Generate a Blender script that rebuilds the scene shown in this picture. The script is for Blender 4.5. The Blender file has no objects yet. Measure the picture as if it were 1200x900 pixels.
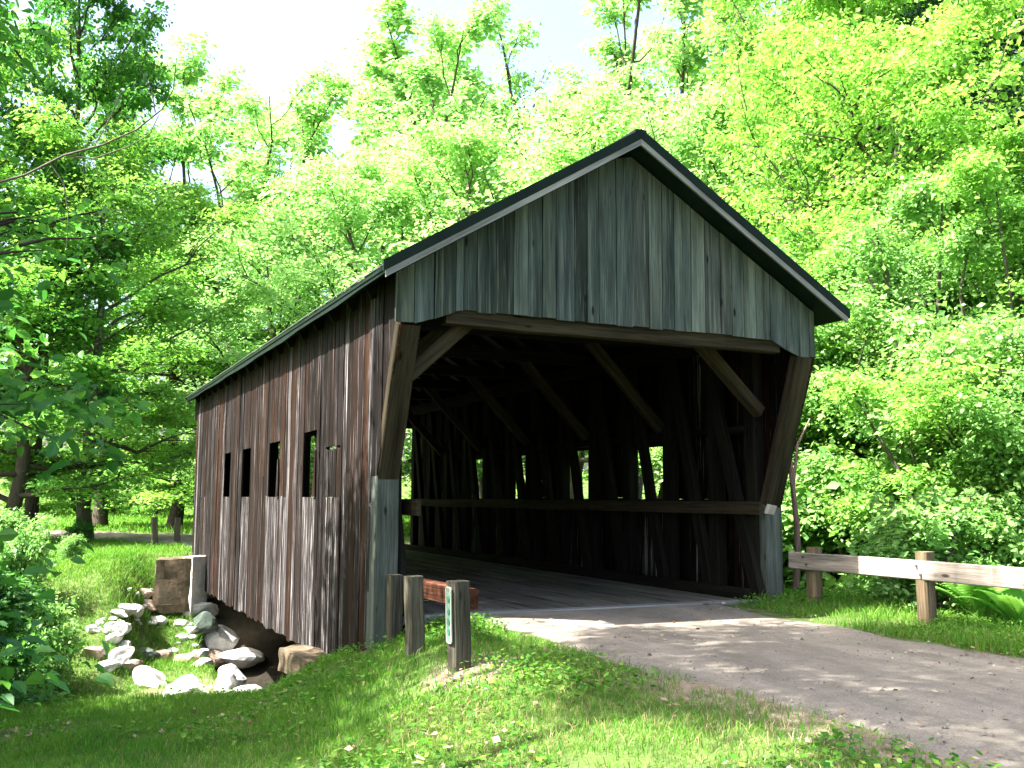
import bpy, math, random
import numpy as np
from mathutils import Vector, Matrix

# ------------------------------------------------------------------ camera, sky, sun, exposure
scene = bpy.context.scene
col = scene.collection
CAM = np.array([-3.4795, -11.1989, 1.3533]); YAW, PITCH, ROLL, FPX = 0.433, 0.1126, 0.0055, 1186.5
_fw = np.array([math.sin(YAW)*math.cos(PITCH), math.cos(YAW)*math.cos(PITCH), math.sin(PITCH)])
_r = np.array([math.cos(YAW), -math.sin(YAW), 0.0]); _u = np.cross(_r, _fw)
_r2 = math.cos(ROLL)*_r + math.sin(ROLL)*_u; _u2 = -math.sin(ROLL)*_r + math.cos(ROLL)*_u
cd = bpy.data.cameras.new('camera'); cam = bpy.data.objects.new('camera', cd); col.objects.link(cam)
cd.sensor_fit = 'HORIZONTAL'; cd.sensor_width = 36.0; cd.lens = FPX/1200*36.0
cd.clip_start = 0.05; cd.clip_end = 2000
cam.matrix_world = Matrix(((_r2[0], _u2[0], -_fw[0], CAM[0]), (_r2[1], _u2[1], -_fw[1], CAM[1]),
                           (_r2[2], _u2[2], -_fw[2], CAM[2]), (0, 0, 0, 1)))
scene.camera = cam

SUNV = Vector((-1.0, 0.07, 1.4)).normalized()
SUN_STRENGTH, SKY_STRENGTH, EXPOSURE = 5.0, 0.10, 2.7
w = bpy.data.worlds.new('World'); scene.world = w; w.use_nodes = True
nt = w.node_tree; nt.nodes.clear()
sky = nt.nodes.new('ShaderNodeTexSky'); sky.sky_type = 'NISHITA'; sky.sun_disc = False
sky.sun_elevation = math.asin(SUNV.z); sky.sun_rotation = math.atan2(SUNV.x, SUNV.y)
sky.dust_density = 6.0; sky.air_density = 1.0; sky.ozone_density = 1.0
bg = nt.nodes.new('ShaderNodeBackground'); bg.inputs['Strength'].default_value = SKY_STRENGTH
wo = nt.nodes.new('ShaderNodeOutputWorld')
nt.links.new(sky.outputs[0], bg.inputs[0]); nt.links.new(bg.outputs[0], wo.inputs[0])
sl = bpy.data.lights.new('sun', 'SUN'); sl.energy = SUN_STRENGTH; sl.angle = math.radians(0.5); sl.color = (1.0, 0.95, 0.86)
so = bpy.data.objects.new('sun', sl); col.objects.link(so); so.location = (-40, 0, 60)
so.rotation_euler = (-SUNV).to_track_quat('-Z', 'Y').to_euler()
scene.view_settings.view_transform = 'Standard'; scene.view_settings.look = 'None'
scene.view_settings.exposure = EXPOSURE; scene.view_settings.gamma = 1.0
scene.view_settings.use_curve_mapping = False
scene.cycles.max_bounces = 5; scene.cycles.diffuse_bounces = 3; scene.cycles.transmission_bounces = 3
scene.cycles.glossy_bounces = 2; scene.cycles.sample_clamp_indirect = 6.0

def spot(px, D):
    """ground-plan position of a thing seen at column px of the photograph, D metres ahead"""
    p = CAM + (_fw + _r2*(px-600)/FPX + _u2*(450-560)/FPX)*D
    return float(p[0]), float(p[1])

# ------------------------------------------------------------------ helpers
def ss(a, b, x):
    t = np.clip((np.asarray(x, float)-a)/(b-a), 0, 1); return t*t*(3-2*t)
def vnoise(x, y, seed=0):
    x = np.asarray(x, float); y = np.asarray(y, float)
    xi = np.floor(x); yi = np.floor(y); fx = x-xi; fy = y-yi
    def hsh(a, b):
        v = np.sin(a*127.1+b*311.7+seed*74.7)*43758.5453; return v-np.floor(v)
    fx = fx*fx*(3-2*fx); fy = fy*fy*(3-2*fy)
    return (hsh(xi, yi)*(1-fx)+hsh(xi+1, yi)*fx)*(1-fy)+(hsh(xi, yi+1)*(1-fx)+hsh(xi+1, yi+1)*fx)*fy
def fbm(x, y, seed=0, n=3):
    s = 0; a = .5
    for k in range(n):
        s = s+a*vnoise(np.asarray(x)*2**k, np.asarray(y)*2**k, seed+k); a *= .5
    return s/(1-.5**n)

def tag(o, label=None, cat=None, group=None, kind=None):
    if label: o['label'] = label
    if cat: o['category'] = cat
    if group: o['group'] = group
    if kind: o['kind'] = kind
    return o
def empty(name, loc=(0, 0, 0), rz=0.0):
    o = bpy.data.objects.new(name, None); col.objects.link(o); o.location = loc; o.rotation_euler = (0, 0, rz)
    o.empty_display_size = .2
    return o
def mesh_from(name, V, F_quads=None, F_tris=None, mat=None, smooth=False, attrs=None):
    """numpy verts, quads, tris -> mesh"""
    me = bpy.data.meshes.new(name)
    V = np.asarray(V, np.float32)
    nq = 0 if F_quads is None else len(F_quads); ntr = 0 if F_tris is None else len(F_tris)
    me.vertices.add(len(V)); me.vertices.foreach_set('co', V.ravel())
    loops = []
    if nq: loops.append(np.asarray(F_quads, np.int32).ravel())
    if ntr: loops.append(np.asarray(F_tris, np.int32).ravel())
    loops = np.concatenate(loops)
    me.loops.add(len(loops)); me.loops.foreach_set('vertex_index', loops)
    me.polygons.add(nq+ntr)
    starts = np.concatenate([np.arange(nq)*4, nq*4+np.arange(ntr)*3]).astype(np.int32)
    me.polygons.foreach_set('loop_start', starts)
    me.polygons.foreach_set('use_smooth', np.full(nq+ntr, bool(smooth)))
    for k, (typ, arr) in (attrs or {}).items():
        a = me.attributes.new(k, typ, 'POINT')
        a.data.foreach_set('vector' if typ == 'FLOAT_VECTOR' else 'value', np.asarray(arr, np.float32).ravel())
    me.update(calc_edges=True)
    if mat: me.materials.append(mat)
    return me
def link(name, me, parent=None, loc=(0, 0, 0)):
    o = bpy.data.objects.new(name, me); col.objects.link(o); o.location = loc
    if parent: o.parent = parent
    return o

class MB:
    """collects timbers and boards, each its own island, with grain coordinates"""
    def __init__(s, seed=1): s.V = []; s.Q = []; s.G = []; s.n = 0; s.rng = random.Random(seed)
    def ring_tube(s, rings, g, cap=True):
        n = len(rings[0]); b = s.n
        for r, gg in zip(rings, g):
            s.V += [tuple(p) for p in r]; s.G += gg
        m = len(rings)
        for i in range(m-1):
            for k in range(n):
                k2 = (k+1) % n
                s.Q.append((b+i*n+k, b+i*n+k2, b+(i+1)*n+k2, b+(i+1)*n+k))
        if cap:
            for base, rev in ((b, True), (b+(m-1)*n, False)):
                # n even: fan of quads
                idx = [base+k for k in range(n)]
                if rev: idx = idx[::-1]
                for k in range(1, n-2, 2): s.Q.append((idx[0], idx[k], idx[k+1], idx[k+2]))
        s.n += n*m
    def beam(s, p0, p1, wid, hgt, up=(0, 0, 1), ch=.008, seg=None, jit=.003, side=None):
        p0 = Vector(p0); p1 = Vector(p1); d = (p1-p0); L = d.length; d.normalize()
        up = Vector(up)
        a = d.cross(up)
        if a.length < 1e-4: a = d.cross(Vector((1, 0, 0)))
        a.normalize(); u = a.cross(d).normalized()
        hw, hh = wid/2, hgt/2; c = min(ch, hw*.4, hh*.4)
        prof = [(-hw+c, -hh), (hw-c, -hh), (hw, -hh+c), (hw, hh-c), (hw-c, hh), (-hw+c, hh), (-hw, hh-c), (-hw, -hh+c)]
        seg = seg or max(1, int(L/.5)); off = (s.rng.random()*40, s.rng.random()*40, s.rng.random()*40)
        rings = []; gs = []
        for i in range(seg+1):
            t = i/seg; c0 = p0+d*(L*t); jx = s.rng.gauss(0, jit); jy = s.rng.gauss(0, jit)
            rings.append([c0+a*(x+jx)+u*(y+jy) for x, y in prof])
            gs.append([(x+off[0], y+off[1], L*t+off[2]) for x, y in prof])
        s.ring_tube(rings, gs)
    def board(s, quad, n, th, seg=1):
        """quad = 4 corner points (b0, b1, t1, t0) going bottom edge then top edge; n = outward normal; grain runs bottom to top"""
        b0, b1, t1, t0 = [Vector(q) for q in quad]; n = Vector(n).normalized()
        off = (s.rng.random()*40, s.rng.random()*40, s.rng.random()*40)
        rings = []; gs = []
        for i in range(seg+1):
            t = i/seg; l = b0.lerp(t0, t); r = b1.lerp(t1, t); wv = (r-l).length; Lz = (l-b0).length
            j = n*s.rng.gauss(0, .002)
            rings.append([l+j, r+j, r-n*th+j, l-n*th+j])
            gs.append([(off[0], off[1], off[2]+Lz), (off[0]+wv, off[1], off[2]+Lz), (off[0]+wv, off[1]+th, off[2]+Lz), (off[0], off[1]+th, off[2]+Lz)])
        s.ring_tube(rings, gs)
    def box(s, lo, hi):
        lo = Vector(lo); hi = Vector(hi); c = (lo+hi)/2
        s.beam((c.x, c.y, lo.z), (c.x, c.y, hi.z), hi.x-lo.x, hi.y-lo.y, up=(0, 1, 0), seg=1, jit=0)
    def merge(s, o):
        s.mi = [0]*len(s.Q)+[1]*len(o.Q); s.Q += [tuple(i+s.n for i in q) for q in o.Q]; s.V += o.V; s.G += o.G; s.n += o.n
    def build(s, name, mat, parent=None, mat2=None):
        me = mesh_from(name, s.V, s.Q, None, mat, False, {'g': ('FLOAT_VECTOR', s.G)})
        if mat2: me.materials.append(mat2); me.polygons.foreach_set('material_index', s.mi)
        import bmesh
        bm = bmesh.new(); bm.from_mesh(me); bmesh.ops.recalc_face_normals(bm, faces=bm.faces); bm.to_mesh(me); bm.free()
        return link(name, me, parent)

# ------------------------------------------------------------------ materials
class N:
    def __init__(s, name):
        s.m = bpy.data.materials.new(name); s.m.use_nodes = True; s.t = s.m.node_tree; s.t.nodes.clear()
        s.out = s.t.nodes.new('ShaderNodeOutputMaterial')
    def n(s, typ, **kw):
        nd = s.t.nodes.new(typ)
        for k, v in kw.items(): setattr(nd, k, v)
        return nd
    def l(s, a, b): s.t.links.new(a, b)
    def ramp(s, fac, stops):
        r = s.n('ShaderNodeValToRGB'); e = r.color_ramp.elements
        while len(e) < len(stops): e.new(.5)
        for el, (p, c) in zip(e, stops): el.position = p; el.color = (*c, 1)
        if fac is not None: s.l(fac, r.inputs[0])
        return r.outputs[0]
    def math(s, op, a, b=None, clamp=False):
        m = s.n('ShaderNodeMath', operation=op, use_clamp=clamp)
        for i, v in enumerate((a, b)):
            if v is None: continue
            if isinstance(v, (int, float)): m.inputs[i].default_value = v
            else: s.l(v, m.inputs[i])
        return m.outputs[0]
    def mix(s, fac, a, b, mode='MIX'):
        m = s.n('ShaderNodeMix', data_type='RGBA', blend_type=mode)
        for sk, v in ((m.inputs[0], fac), (m.inputs[6], a), (m.inputs[7], b)):
            if isinstance(v, (int, float)): sk.default_value = v
            elif isinstance(v, tuple): sk.default_value = (*v, 1)
            else: s.l(v, sk)
        return m.outputs[2]
    def noise(s, vec, scale, detail=4, rough=.55, mapping=None):
        if mapping:
            mp = s.n('ShaderNodeMapping'); mp.inputs['Scale'].default_value = mapping
            s.l(vec, mp.inputs[0]); vec = mp.outputs[0]
        t = s.n('ShaderNodeTexNoise'); t.inputs['Scale'].default_value = scale; t.inputs['Detail'].default_value = detail
        t.inputs['Roughness'].default_value = rough; s.l(vec, t.inputs['Vector'])
        return t.outputs[0]
    def bsdf(s, colr, rough=.85, bump=None, bs=.3, bd=.01, spec=.25):
        b = s.n('ShaderNodeBsdfPrincipled')
        if isinstance(colr, tuple): b.inputs['Base Color'].default_value = (*colr, 1)
        else: s.l(colr, b.inputs['Base Color'])
        b.inputs['Roughness'].default_value = rough; b.inputs['Specular IOR Level'].default_value = spec
        if bump is not None:
            bn = s.n('ShaderNodeBump'); bn.inputs['Strength'].default_value = bs; bn.inputs['Distance'].default_value = bd
            s.l(bump, bn.inputs['Height']); s.l(bn.outputs[0], b.inputs['Normal'])
        s.l(b.outputs[0], s.out.inputs[0])
        return b

def wood(name, tints, streak=(.3, .28, .27), streak_amt=.35, grain_dark=.45, knots=True, rough=.8, fine=70, st0=.54):
    k = N(name)
    at = k.n('ShaderNodeAttribute', attribute_name='g'); g = at.outputs['Vector']
    geo = k.n('ShaderNodeNewGeometry'); isl = geo.outputs['Random Per Island']
    base = k.ramp(isl, [((i+.0)/max(1, len(tints)-1), c) for i, c in enumerate(tints)])
    fine = k.noise(g, 1.0, 6, .7, (fine, fine, 2.4))
    broad = k.noise(g, 1.0, 3, .5, (9, 9, .7))
    dk = k.ramp(fine, [(.30, (grain_dark,)*3), (.62, (1.15, 1.15, 1.15))])
    c = k.mix(1.0, base, dk, 'MULTIPLY')
    blot = k.ramp(broad, [(.3, (.40, .40, .40)), (.7, (1.55, 1.5, 1.45))])
    c = k.mix(.85, c, k.mix(1.0, c, blot, 'MULTIPLY'))
    stv = k.noise(g, 1.0, 5, .7, (34, 34, .7))
    stm = k.math('MULTIPLY', k.ramp(stv, [(st0, (0, 0, 0)), (st0+.11, (1, 1, 1))]), streak_amt)
    c = k.mix(stm, c, streak)
    if knots:
        vo = k.n('ShaderNodeTexVoronoi'); mp = k.n('ShaderNodeMapping'); mp.inputs['Scale'].default_value = (5, 5, 1.6)
        k.l(g, mp.inputs[0]); k.l(mp.outputs[0], vo.inputs['Vector']); vo.inputs['Scale'].default_value = 1.0
        kn = k.ramp(vo.outputs['Distance'], [(.06, (.18, .16, .15)), (.125, (1, 1, 1))])
        c = k.mix(1.0, c, kn, 'MULTIPLY')
    k.bsdf(c, rough, fine, .5, .004, .06)
    return k.m

def leaf_mat(name, dark, mid, light, trans=.45, gloss=.03, hue=.0):
    k = N(name)
    geo = k.n('ShaderNodeNewGeometry'); isl = geo.outputs['Random Per Island']
    at = k.n('ShaderNodeAttribute', attribute_name='c')
    f = k.math('ADD', k.math('MULTIPLY', isl, .30), k.math('MULTIPLY', at.outputs['Fac'], .70))
    c = k.ramp(f, [(.15, dark), (.5, mid), (.88, light)])
    oi = k.n('ShaderNodeObjectInfo')
    c = k.mix(k.math('MULTIPLY', oi.outputs['Random'], .35), c, k.mix(1.0, c, (1.15, 1.06, .9), 'MULTIPLY'))
    d = k.n('ShaderNodeBsdfDiffuse'); k.l(c, d.inputs[0])
    t = k.n('ShaderNodeBsdfTranslucent'); k.l(k.mix(1.0, c, (1.15, 1.25, .8), 'MULTIPLY'), t.inputs[0])
    m = k.n('ShaderNodeMixShader'); m.inputs[0].default_value = trans
    k.l(d.outputs[0], m.inputs[1]); k.l(t.outputs[0], m.inputs[2])
    gl = k.n('ShaderNodeBsdfGlossy'); gl.inputs['Roughness'].default_value = .55; gl.inputs[0].default_value = (.9, .95, 1, 1)
    m2 = k.n('ShaderNodeMixShader'); m2.inputs[0].default_value = gloss
    k.l(m.outputs[0], m2.inputs[1]); k.l(gl.outputs[0], m2.inputs[2]); k.l(m2.outputs[0], k.out.inputs[0])
    return k.m

def bark(name, a, b, scale=6):
    k = N(name); tc = k.n('ShaderNodeTexCoord')
    n = k.noise(tc.outputs['Object'], scale, 5, .65, (4, 4, .8))
    k.bsdf(k.ramp(n, [(.3, a), (.7, b)]), .9, n, .8, .03)
    return k.m
def stone(name, a, b, c, scale=3.0):
    k = N(name); tc = k.n('ShaderNodeTexCoord'); oi = k.n('ShaderNodeObjectInfo')
    n = k.noise(tc.outputs['Object'], scale, 6, .6); n2 = k.noise(tc.outputs['Object'], scale*7, 4, .7)
    cc = k.ramp(n, [(.3, a), (.5, b), (.7, c)])
    cc = k.mix(.6, cc, k.mix(1.0, cc, k.ramp(n2, [(.35, (.6, .6, .6)), (.65, (1.2, 1.2, 1.2))]), 'MULTIPLY'))
    k.bsdf(cc, .9, n2, .5, .02)
    return k.m

M = {}
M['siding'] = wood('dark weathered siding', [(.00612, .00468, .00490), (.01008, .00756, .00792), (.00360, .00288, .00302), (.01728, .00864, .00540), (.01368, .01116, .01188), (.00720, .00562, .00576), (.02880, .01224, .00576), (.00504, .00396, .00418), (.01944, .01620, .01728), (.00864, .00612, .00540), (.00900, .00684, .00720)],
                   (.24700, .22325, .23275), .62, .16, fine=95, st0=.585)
M['siding_low'] = wood('pale lower siding', [(.01066, .00861, .00902), (.01722, .01435, .01517), (.03280, .02870, .03034), (.01230, .00902, .00861), (.02378, .02050, .02173), (.00984, .00779, .00820), (.05740, .05248, .05494)],
                   (.42000, .40000, .41000), .8, .2, fine=95, st0=.55)  # paler board tints with denser whitish streaks than the upper siding
M['gable'] = wood('grey green gable boards', [(0.0403, 0.0555, 0.0528), (0.0669, 0.0869, 0.0806), (0.0255, 0.0376, 0.0356), (0.1126, 0.1382, 0.1225), (0.0465, 0.0635, 0.0608), (0.0121, 0.0180, 0.0177), (0.0811, 0.1000, 0.0842), (0.0554, 0.0755, 0.0746), (0.0659, 0.0683, 0.0521), (0.0485, 0.0659, 0.0674), (0.0926, 0.1179, 0.1126)],
                  (.20615, .21812, .17955), .45, .5)
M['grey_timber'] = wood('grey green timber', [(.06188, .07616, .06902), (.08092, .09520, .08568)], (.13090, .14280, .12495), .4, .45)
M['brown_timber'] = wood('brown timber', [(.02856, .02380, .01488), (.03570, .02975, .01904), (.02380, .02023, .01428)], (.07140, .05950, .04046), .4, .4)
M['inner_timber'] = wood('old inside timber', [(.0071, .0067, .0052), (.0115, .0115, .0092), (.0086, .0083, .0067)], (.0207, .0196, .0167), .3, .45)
M['deck'] = wood('deck planks', [(0.10557, 0.10319, 0.08721), (0.13311, 0.12852, 0.10795), (0.09180, 0.08959, 0.07803), (0.11934, 0.11475, 0.09418)], (.1148, .1080, .0945), .35, .5)
M['trim'] = wood('pale grey trim', [(.1595, .1668, .1740), (.1958, .2030, .2030)], (.2465, .2465, .2465), .4, .6)
M['post'] = wood('weathered post', [(.0650, .0625, .0475), (.0825, .0775, .0587), (.0562, .0537, .0425)], (.1625, .1500, .1250), .5, .3)
M['rail_red'] = wood('reddish rail timber', [(.050, .018, .011), (.064, .026, .015)], (.15, .08, .05), .4, .3)
M['rail_pale'] = wood('pale bleached rail', [(.36, .32, .285), (.33, .30, .27)], (.46, .42, .38), .5, .5)
M['post_pale'] = wood('pale rail post', [(.14, .11, .07), (.17, .13, .085)], (.28, .23, .17), .4, .4)

k = N('dark green metal roof'); tc = k.n('ShaderNodeTexCoord'); n = k.noise(tc.outputs['Object'], 3, 4)
b_ = k.bsdf(k.ramp(n, [(.3, (.0028, .0080, .0062)), (.7, (.0060, .0160, .0115))]), .6, None, spec=.12); b_.inputs['Metallic'].default_value = .0
M['roof'] = k.m
k = N('pale metal edge'); k.bsdf((.08, .10, .08), .5); M['edge'] = k.m
k = N('reflector plate'); k.bsdf((.13, .19, .15), .4, spec=.4); M['plate'] = k.m
k = N('reflector rim'); k.bsdf((.34, .37, .33), .45, spec=.4); M['plate_rim'] = k.m
k = N('green reflector button'); k.bsdf((.03, .13, .085), .35, spec=.5); M['button'] = k.m
k = N('bolt steel'); k.bsdf((.10, .09, .08), .5); M['bolt'] = k.m
M['concrete'] = stone('old concrete', (.42, .40, .36), (.55, .53, .49), (.62, .60, .56), 1.5)
M['mossy'] = stone('mossy stone', (.035, .034, .018), (.08, .06, .038), (.15, .11, .075), 2.2)
M['rock_white'] = stone('pale rock', (.36, .355, .35), (.50, .495, .48), (.60, .59, .58), 3.0)
M['rock_tan'] = stone('tan rock', (.15, .11, .08), (.23, .175, .135), (.33, .27, .22), 2.0)
M['rock_dark'] = stone('dark mossy rock', (.02, .035, .028), (.05, .07, .058), (.10, .115, .10), 2.0)
M['bark_grey'] = bark('grey bark', (.045, .038, .030), (.13, .115, .095))
M['bark_dark'] = bark('dark bark', (.028, .022, .017), (.08, .062, .048))
M['bark_pink'] = bark('pinkish bark', (.16, .09, .07), (.32, .22, .18))
M['lf_deep'] = leaf_mat('deep green leaves', (.030, .125, .030), (.062, .205, .038), (.125, .30, .05), .46, .02)
M['lf_mid'] = leaf_mat('mid green leaves', (.07, .205, .04), (.13, .315, .055), (.22, .42, .08), .50, .012)
M['lf_bright'] = leaf_mat('fresh green leaves', (.12, .28, .06), (.20, .40, .08), (.30, .49, .12), .50, .01)
M['lf_pale'] = leaf_mat('glare paled spring leaves', (.21, .40, .15), (.29, .49, .20), (.38, .57, .28), .52, .01)  # spring green paled further, lens glare put into the leaf colour
M['lf_shrub'] = leaf_mat('grey green shrub leaves', (.10, .24, .065), (.18, .36, .10), (.27, .46, .15), .45, .015)
M['lf_pine'] = leaf_mat('pine needles', (.012, .045, .025), (.025, .075, .035), (.05, .11, .045), .2, .03)
M['lf_fern'] = leaf_mat('fern fronds', (.09, .24, .05), (.15, .33, .06), (.22, .40, .09), .5, .015)
M['grass'] = leaf_mat('grass blades', (.026, .125, .012), (.080, .22, .022), (.20, .31, .055), .42, .01)
M['litter'] = leaf_mat('dead leaves', (.16, .10, .06), (.28, .20, .13), (.42, .34, .26), .15, .02)

# ground: bare sandy soil and thin turf broken up by noise
k = N('turf and soil'); tc = k.n('ShaderNodeTexCoord'); P = tc.outputs['Object']
n1 = k.noise(P, .55, 5, .6); n2 = k.noise(P, 4.0, 5, .65); n3 = k.noise(P, 38, 4, .7)
soil = k.ramp(n2, [(.3, (.13, .10, .070)), (.6, (.22, .175, .13)), (.8, (.33, .27, .21))])
turf = k.ramp(n2, [(.3, (.035, .050, .016)), (.6, (.085, .125, .034)), (.8, (.15, .17, .06))])
at = k.n('ShaderNodeAttribute', attribute_name='bare')
msk = k.ramp(k.math('ADD', k.math('MULTIPLY', k.math('SUBTRACT', n1, .5), .9), at.outputs['Fac']), [(.40, (0, 0, 0)), (.62, (1, 1, 1))])
cc = k.mix(msk, turf, soil)
cc = k.mix(.5, cc, k.mix(1.0, cc, k.ramp(n3, [(.3, (.5, .5, .5)), (.7, (1.4, 1.4, 1.4))]), 'MULTIPLY'))
shd = k.n('ShaderNodeAttribute', attribute_name='under_shade')
cc = k.mix(shd.outputs['Fac'], cc, k.ramp(n2, [(.3, (.010, .009, .007)), (.7, (.032, .027, .020))]))  # shade beneath the bridge painted in as near-black ground
k.bsdf(cc, .95, n3, .6, .02, .1); M['ground'] = k.m
# road: fine grey-brown gravel
k = N('packed gravel'); tc = k.n('ShaderNodeTexCoord'); P = tc.outputs['Object']
n1 = k.noise(P, .9, 4, .6, (1.6, .35, 1)); n2 = k.noise(P, 60, 4, .75); n3 = k.noise(P, 7, 5, .6)
cc = k.ramp(n1, [(.3, (.125, .112, .095)), (.5, (.168, .150, .127)), (.72, (.25, .218, .182))])
cc = k.mix(.7, cc, k.mix(1.0, cc, k.ramp(n2, [(.32, (.55, .55, .55)), (.68, (1.45, 1.45, 1.45))]), 'MULTIPLY'))
cc = k.mix(.5, cc, k.mix(1.0, cc, k.ramp(n3, [(.3, (.75, .75, .75)), (.7, (1.2, 1.2, 1.2))]), 'MULTIPLY'))
k.bsdf(cc, .95, n2, .5, .012, .1); M['road'] = k.m

# ------------------------------------------------------------------ ground
W_, L_ = 5.8, 15.2
def hgt(X, Y):
    X = np.asarray(X, float); Y = np.asarray(Y, float)
    zr = -.03+.022*np.maximum(np.minimum(Y, 0), -16)
    low = np.interp(Y, [-14, -8, -3, 2, 6], [-.38, -.42, -.78, -1.10, -1.2])
    side = ss(0, 1, (X-np.interp(Y, [-3, 0, 2.2], [-2.6, -1.9, -.75]))/(.95-np.interp(Y, [-3, 0, 2.2], [-2.6, -1.9, -.75])))
    near = zr*side+low*(1-side)-.45*ss(6.2, 9.5, X)
    far = -.02-.30*ss(-1.2, -5, X)*(1-ss(15, 22, Y))-.4*ss(6.3, 10, X)*(1-ss(15, 22, Y))
    far = far+.022*np.maximum(Y-48, 0)+.02*np.maximum(X-14, 0)+.01*np.maximum(-X-14, 0)
    b = ss(3, 12, Y); base = near*(1-b)+far*b
    Yc = Y+.10*X
    fs = ss(-2.3, -.9, X)
    c = ss(1.9, 4.4, Yc)*(1-ss(7.4+3.4*fs, 13.0+2.0*fs, Yc))
    z = base*(1-c)-(2.0+.45*ss(-.35, .35, X)*(1-ss(5.4, 6.2, X)))*c
    rough = (1-ss(1.0, 1.6, X)*(1-ss(4.6, 5.2, X)))
    z = z+rough*((fbm(X*.7, Y*.7, 3)-.5)*.16+(fbm(X*3, Y*3, 9)-.5)*.05)*ss(.2, 1.0, np.abs(Y)*0+1)
    # keep the ground under the deck ends clear of the planks
    under = ss(-.2, .15, X)*(1-ss(5.65, 6.0, X))*ss(.0, .35, Y)*(1-ss(14.8, 15.15, Y))
    return z-under*.35
def axis(lo, hi, step, far_lo, far_hi):
    a = list(np.arange(lo, hi+1e-6, step)); s = step; x = lo
    pre = []
    while x > far_lo: s *= 1.25; x -= s; pre.append(x)
    s = step; x = hi; post = []
    while x < far_hi: s *= 1.25; x += s; post.append(x)
    return np.array(pre[::-1]+a+post)
gx = axis(-9, 10, .15, -320, 320); gy = axis(-14, 24, .15, -220, 420)
GX, GY = np.meshgrid(gx, gy); GZ = hgt(GX, GY)
def bareness(X, Y):
    b = .10+.28*ss(-.6, .6, X)*ss(-3.5, -5.5, Y)*(X < 1.6)+.42*ss(-1.6, .2, X)*(1-ss(.8, 2.0, Y))*(fbm(X*.8+5, Y*.8, 21)-.22)*1.6
    b = b+.35*np.exp(-((X-.0)**2+(Y+2.7)**2)/.35)+.22*np.exp(-((X-1.5)**2)/.2)*(Y < -2)
    b = b+.55*ss(3.2, 5.0, Y)*(1-ss(8.0, 10.5, Y))*ss(-3.2, -1.2, X)   # creek bed and bank
    b = b+.9*ss(.3, 1.0, Y)*(1-ss(14.2, 15, Y))*ss(-.3, .3, X)*(1-ss(5.6, 6.2, X))
    return b
def grid_faces(nx, ny):
    i = np.arange((ny-1)*nx).reshape(ny-1, nx)[:, :-1].ravel()
    return np.stack([i, i+1, i+1+nx, i+nx], 1)
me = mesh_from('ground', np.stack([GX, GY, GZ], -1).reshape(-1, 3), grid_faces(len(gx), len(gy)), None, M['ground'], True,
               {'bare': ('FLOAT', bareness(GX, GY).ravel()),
                'under_shade': ('FLOAT', (ss(-.55, .0, GX)*(1-ss(5.8, 6.6, GX))*ss(1.6, 3.0, GY)*(1-ss(12.2, 12.8, GY))).ravel())})
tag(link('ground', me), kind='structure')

def strip(name, cx, cy, half, mat, lift, nu=30):
    """road strip along a centre line, wavy edges, lying on the ground"""
    cx = np.array(cx); cy = np.array(cy); tx = np.gradient(cx); ty = np.gradient(cy); ln = np.hypot(tx, ty); nx_, ny_ = ty/ln, -tx/ln
    s = np.cumsum(ln)
    el = half+(fbm(s*.9, s*0+1, 5)-.5)*.7; er = half+(fbm(s*.9, s*0+7, 6)-.5)*.7
    u = np.linspace(0, 1, nu)
    off = -el[:, None]*(1-u)+er[:, None]*u
    X = cx[:, None]+nx_[:, None]*off; Y = cy[:, None]+ny_[:, None]*off
    Z = hgt(X, Y)+lift-.05*(np.abs(u-.5)*2)**10
    me = mesh_from(name, np.stack([X, Y, Z], -1).reshape(-1, 3), grid_faces(nu, len(cx)), None, mat, True)
    return tag(link(name, me), kind='structure')
ys = np.arange(-60, -.02, .12); ys = np.append(ys, -.02)
strip('gravel_road', np.full(len(ys), 3.0)+.45*ss(-1, -7, ys), ys, 1.95, M['road'], .022)
ctrl = np.array([(2.9, 15.25), (2.6, 18.5), (1.2, 23), (-3, 28.5), (-10, 33), (-22, 37), (-60, 44)])
tt = np.linspace(0, len(ctrl)-1, 160)
strip('far_road', np.interp(tt, range(len(ctrl)), ctrl[:, 0]), np.interp(tt, range(len(ctrl)), ctrl[:, 1]), 2.7, M['road'], .05)

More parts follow.
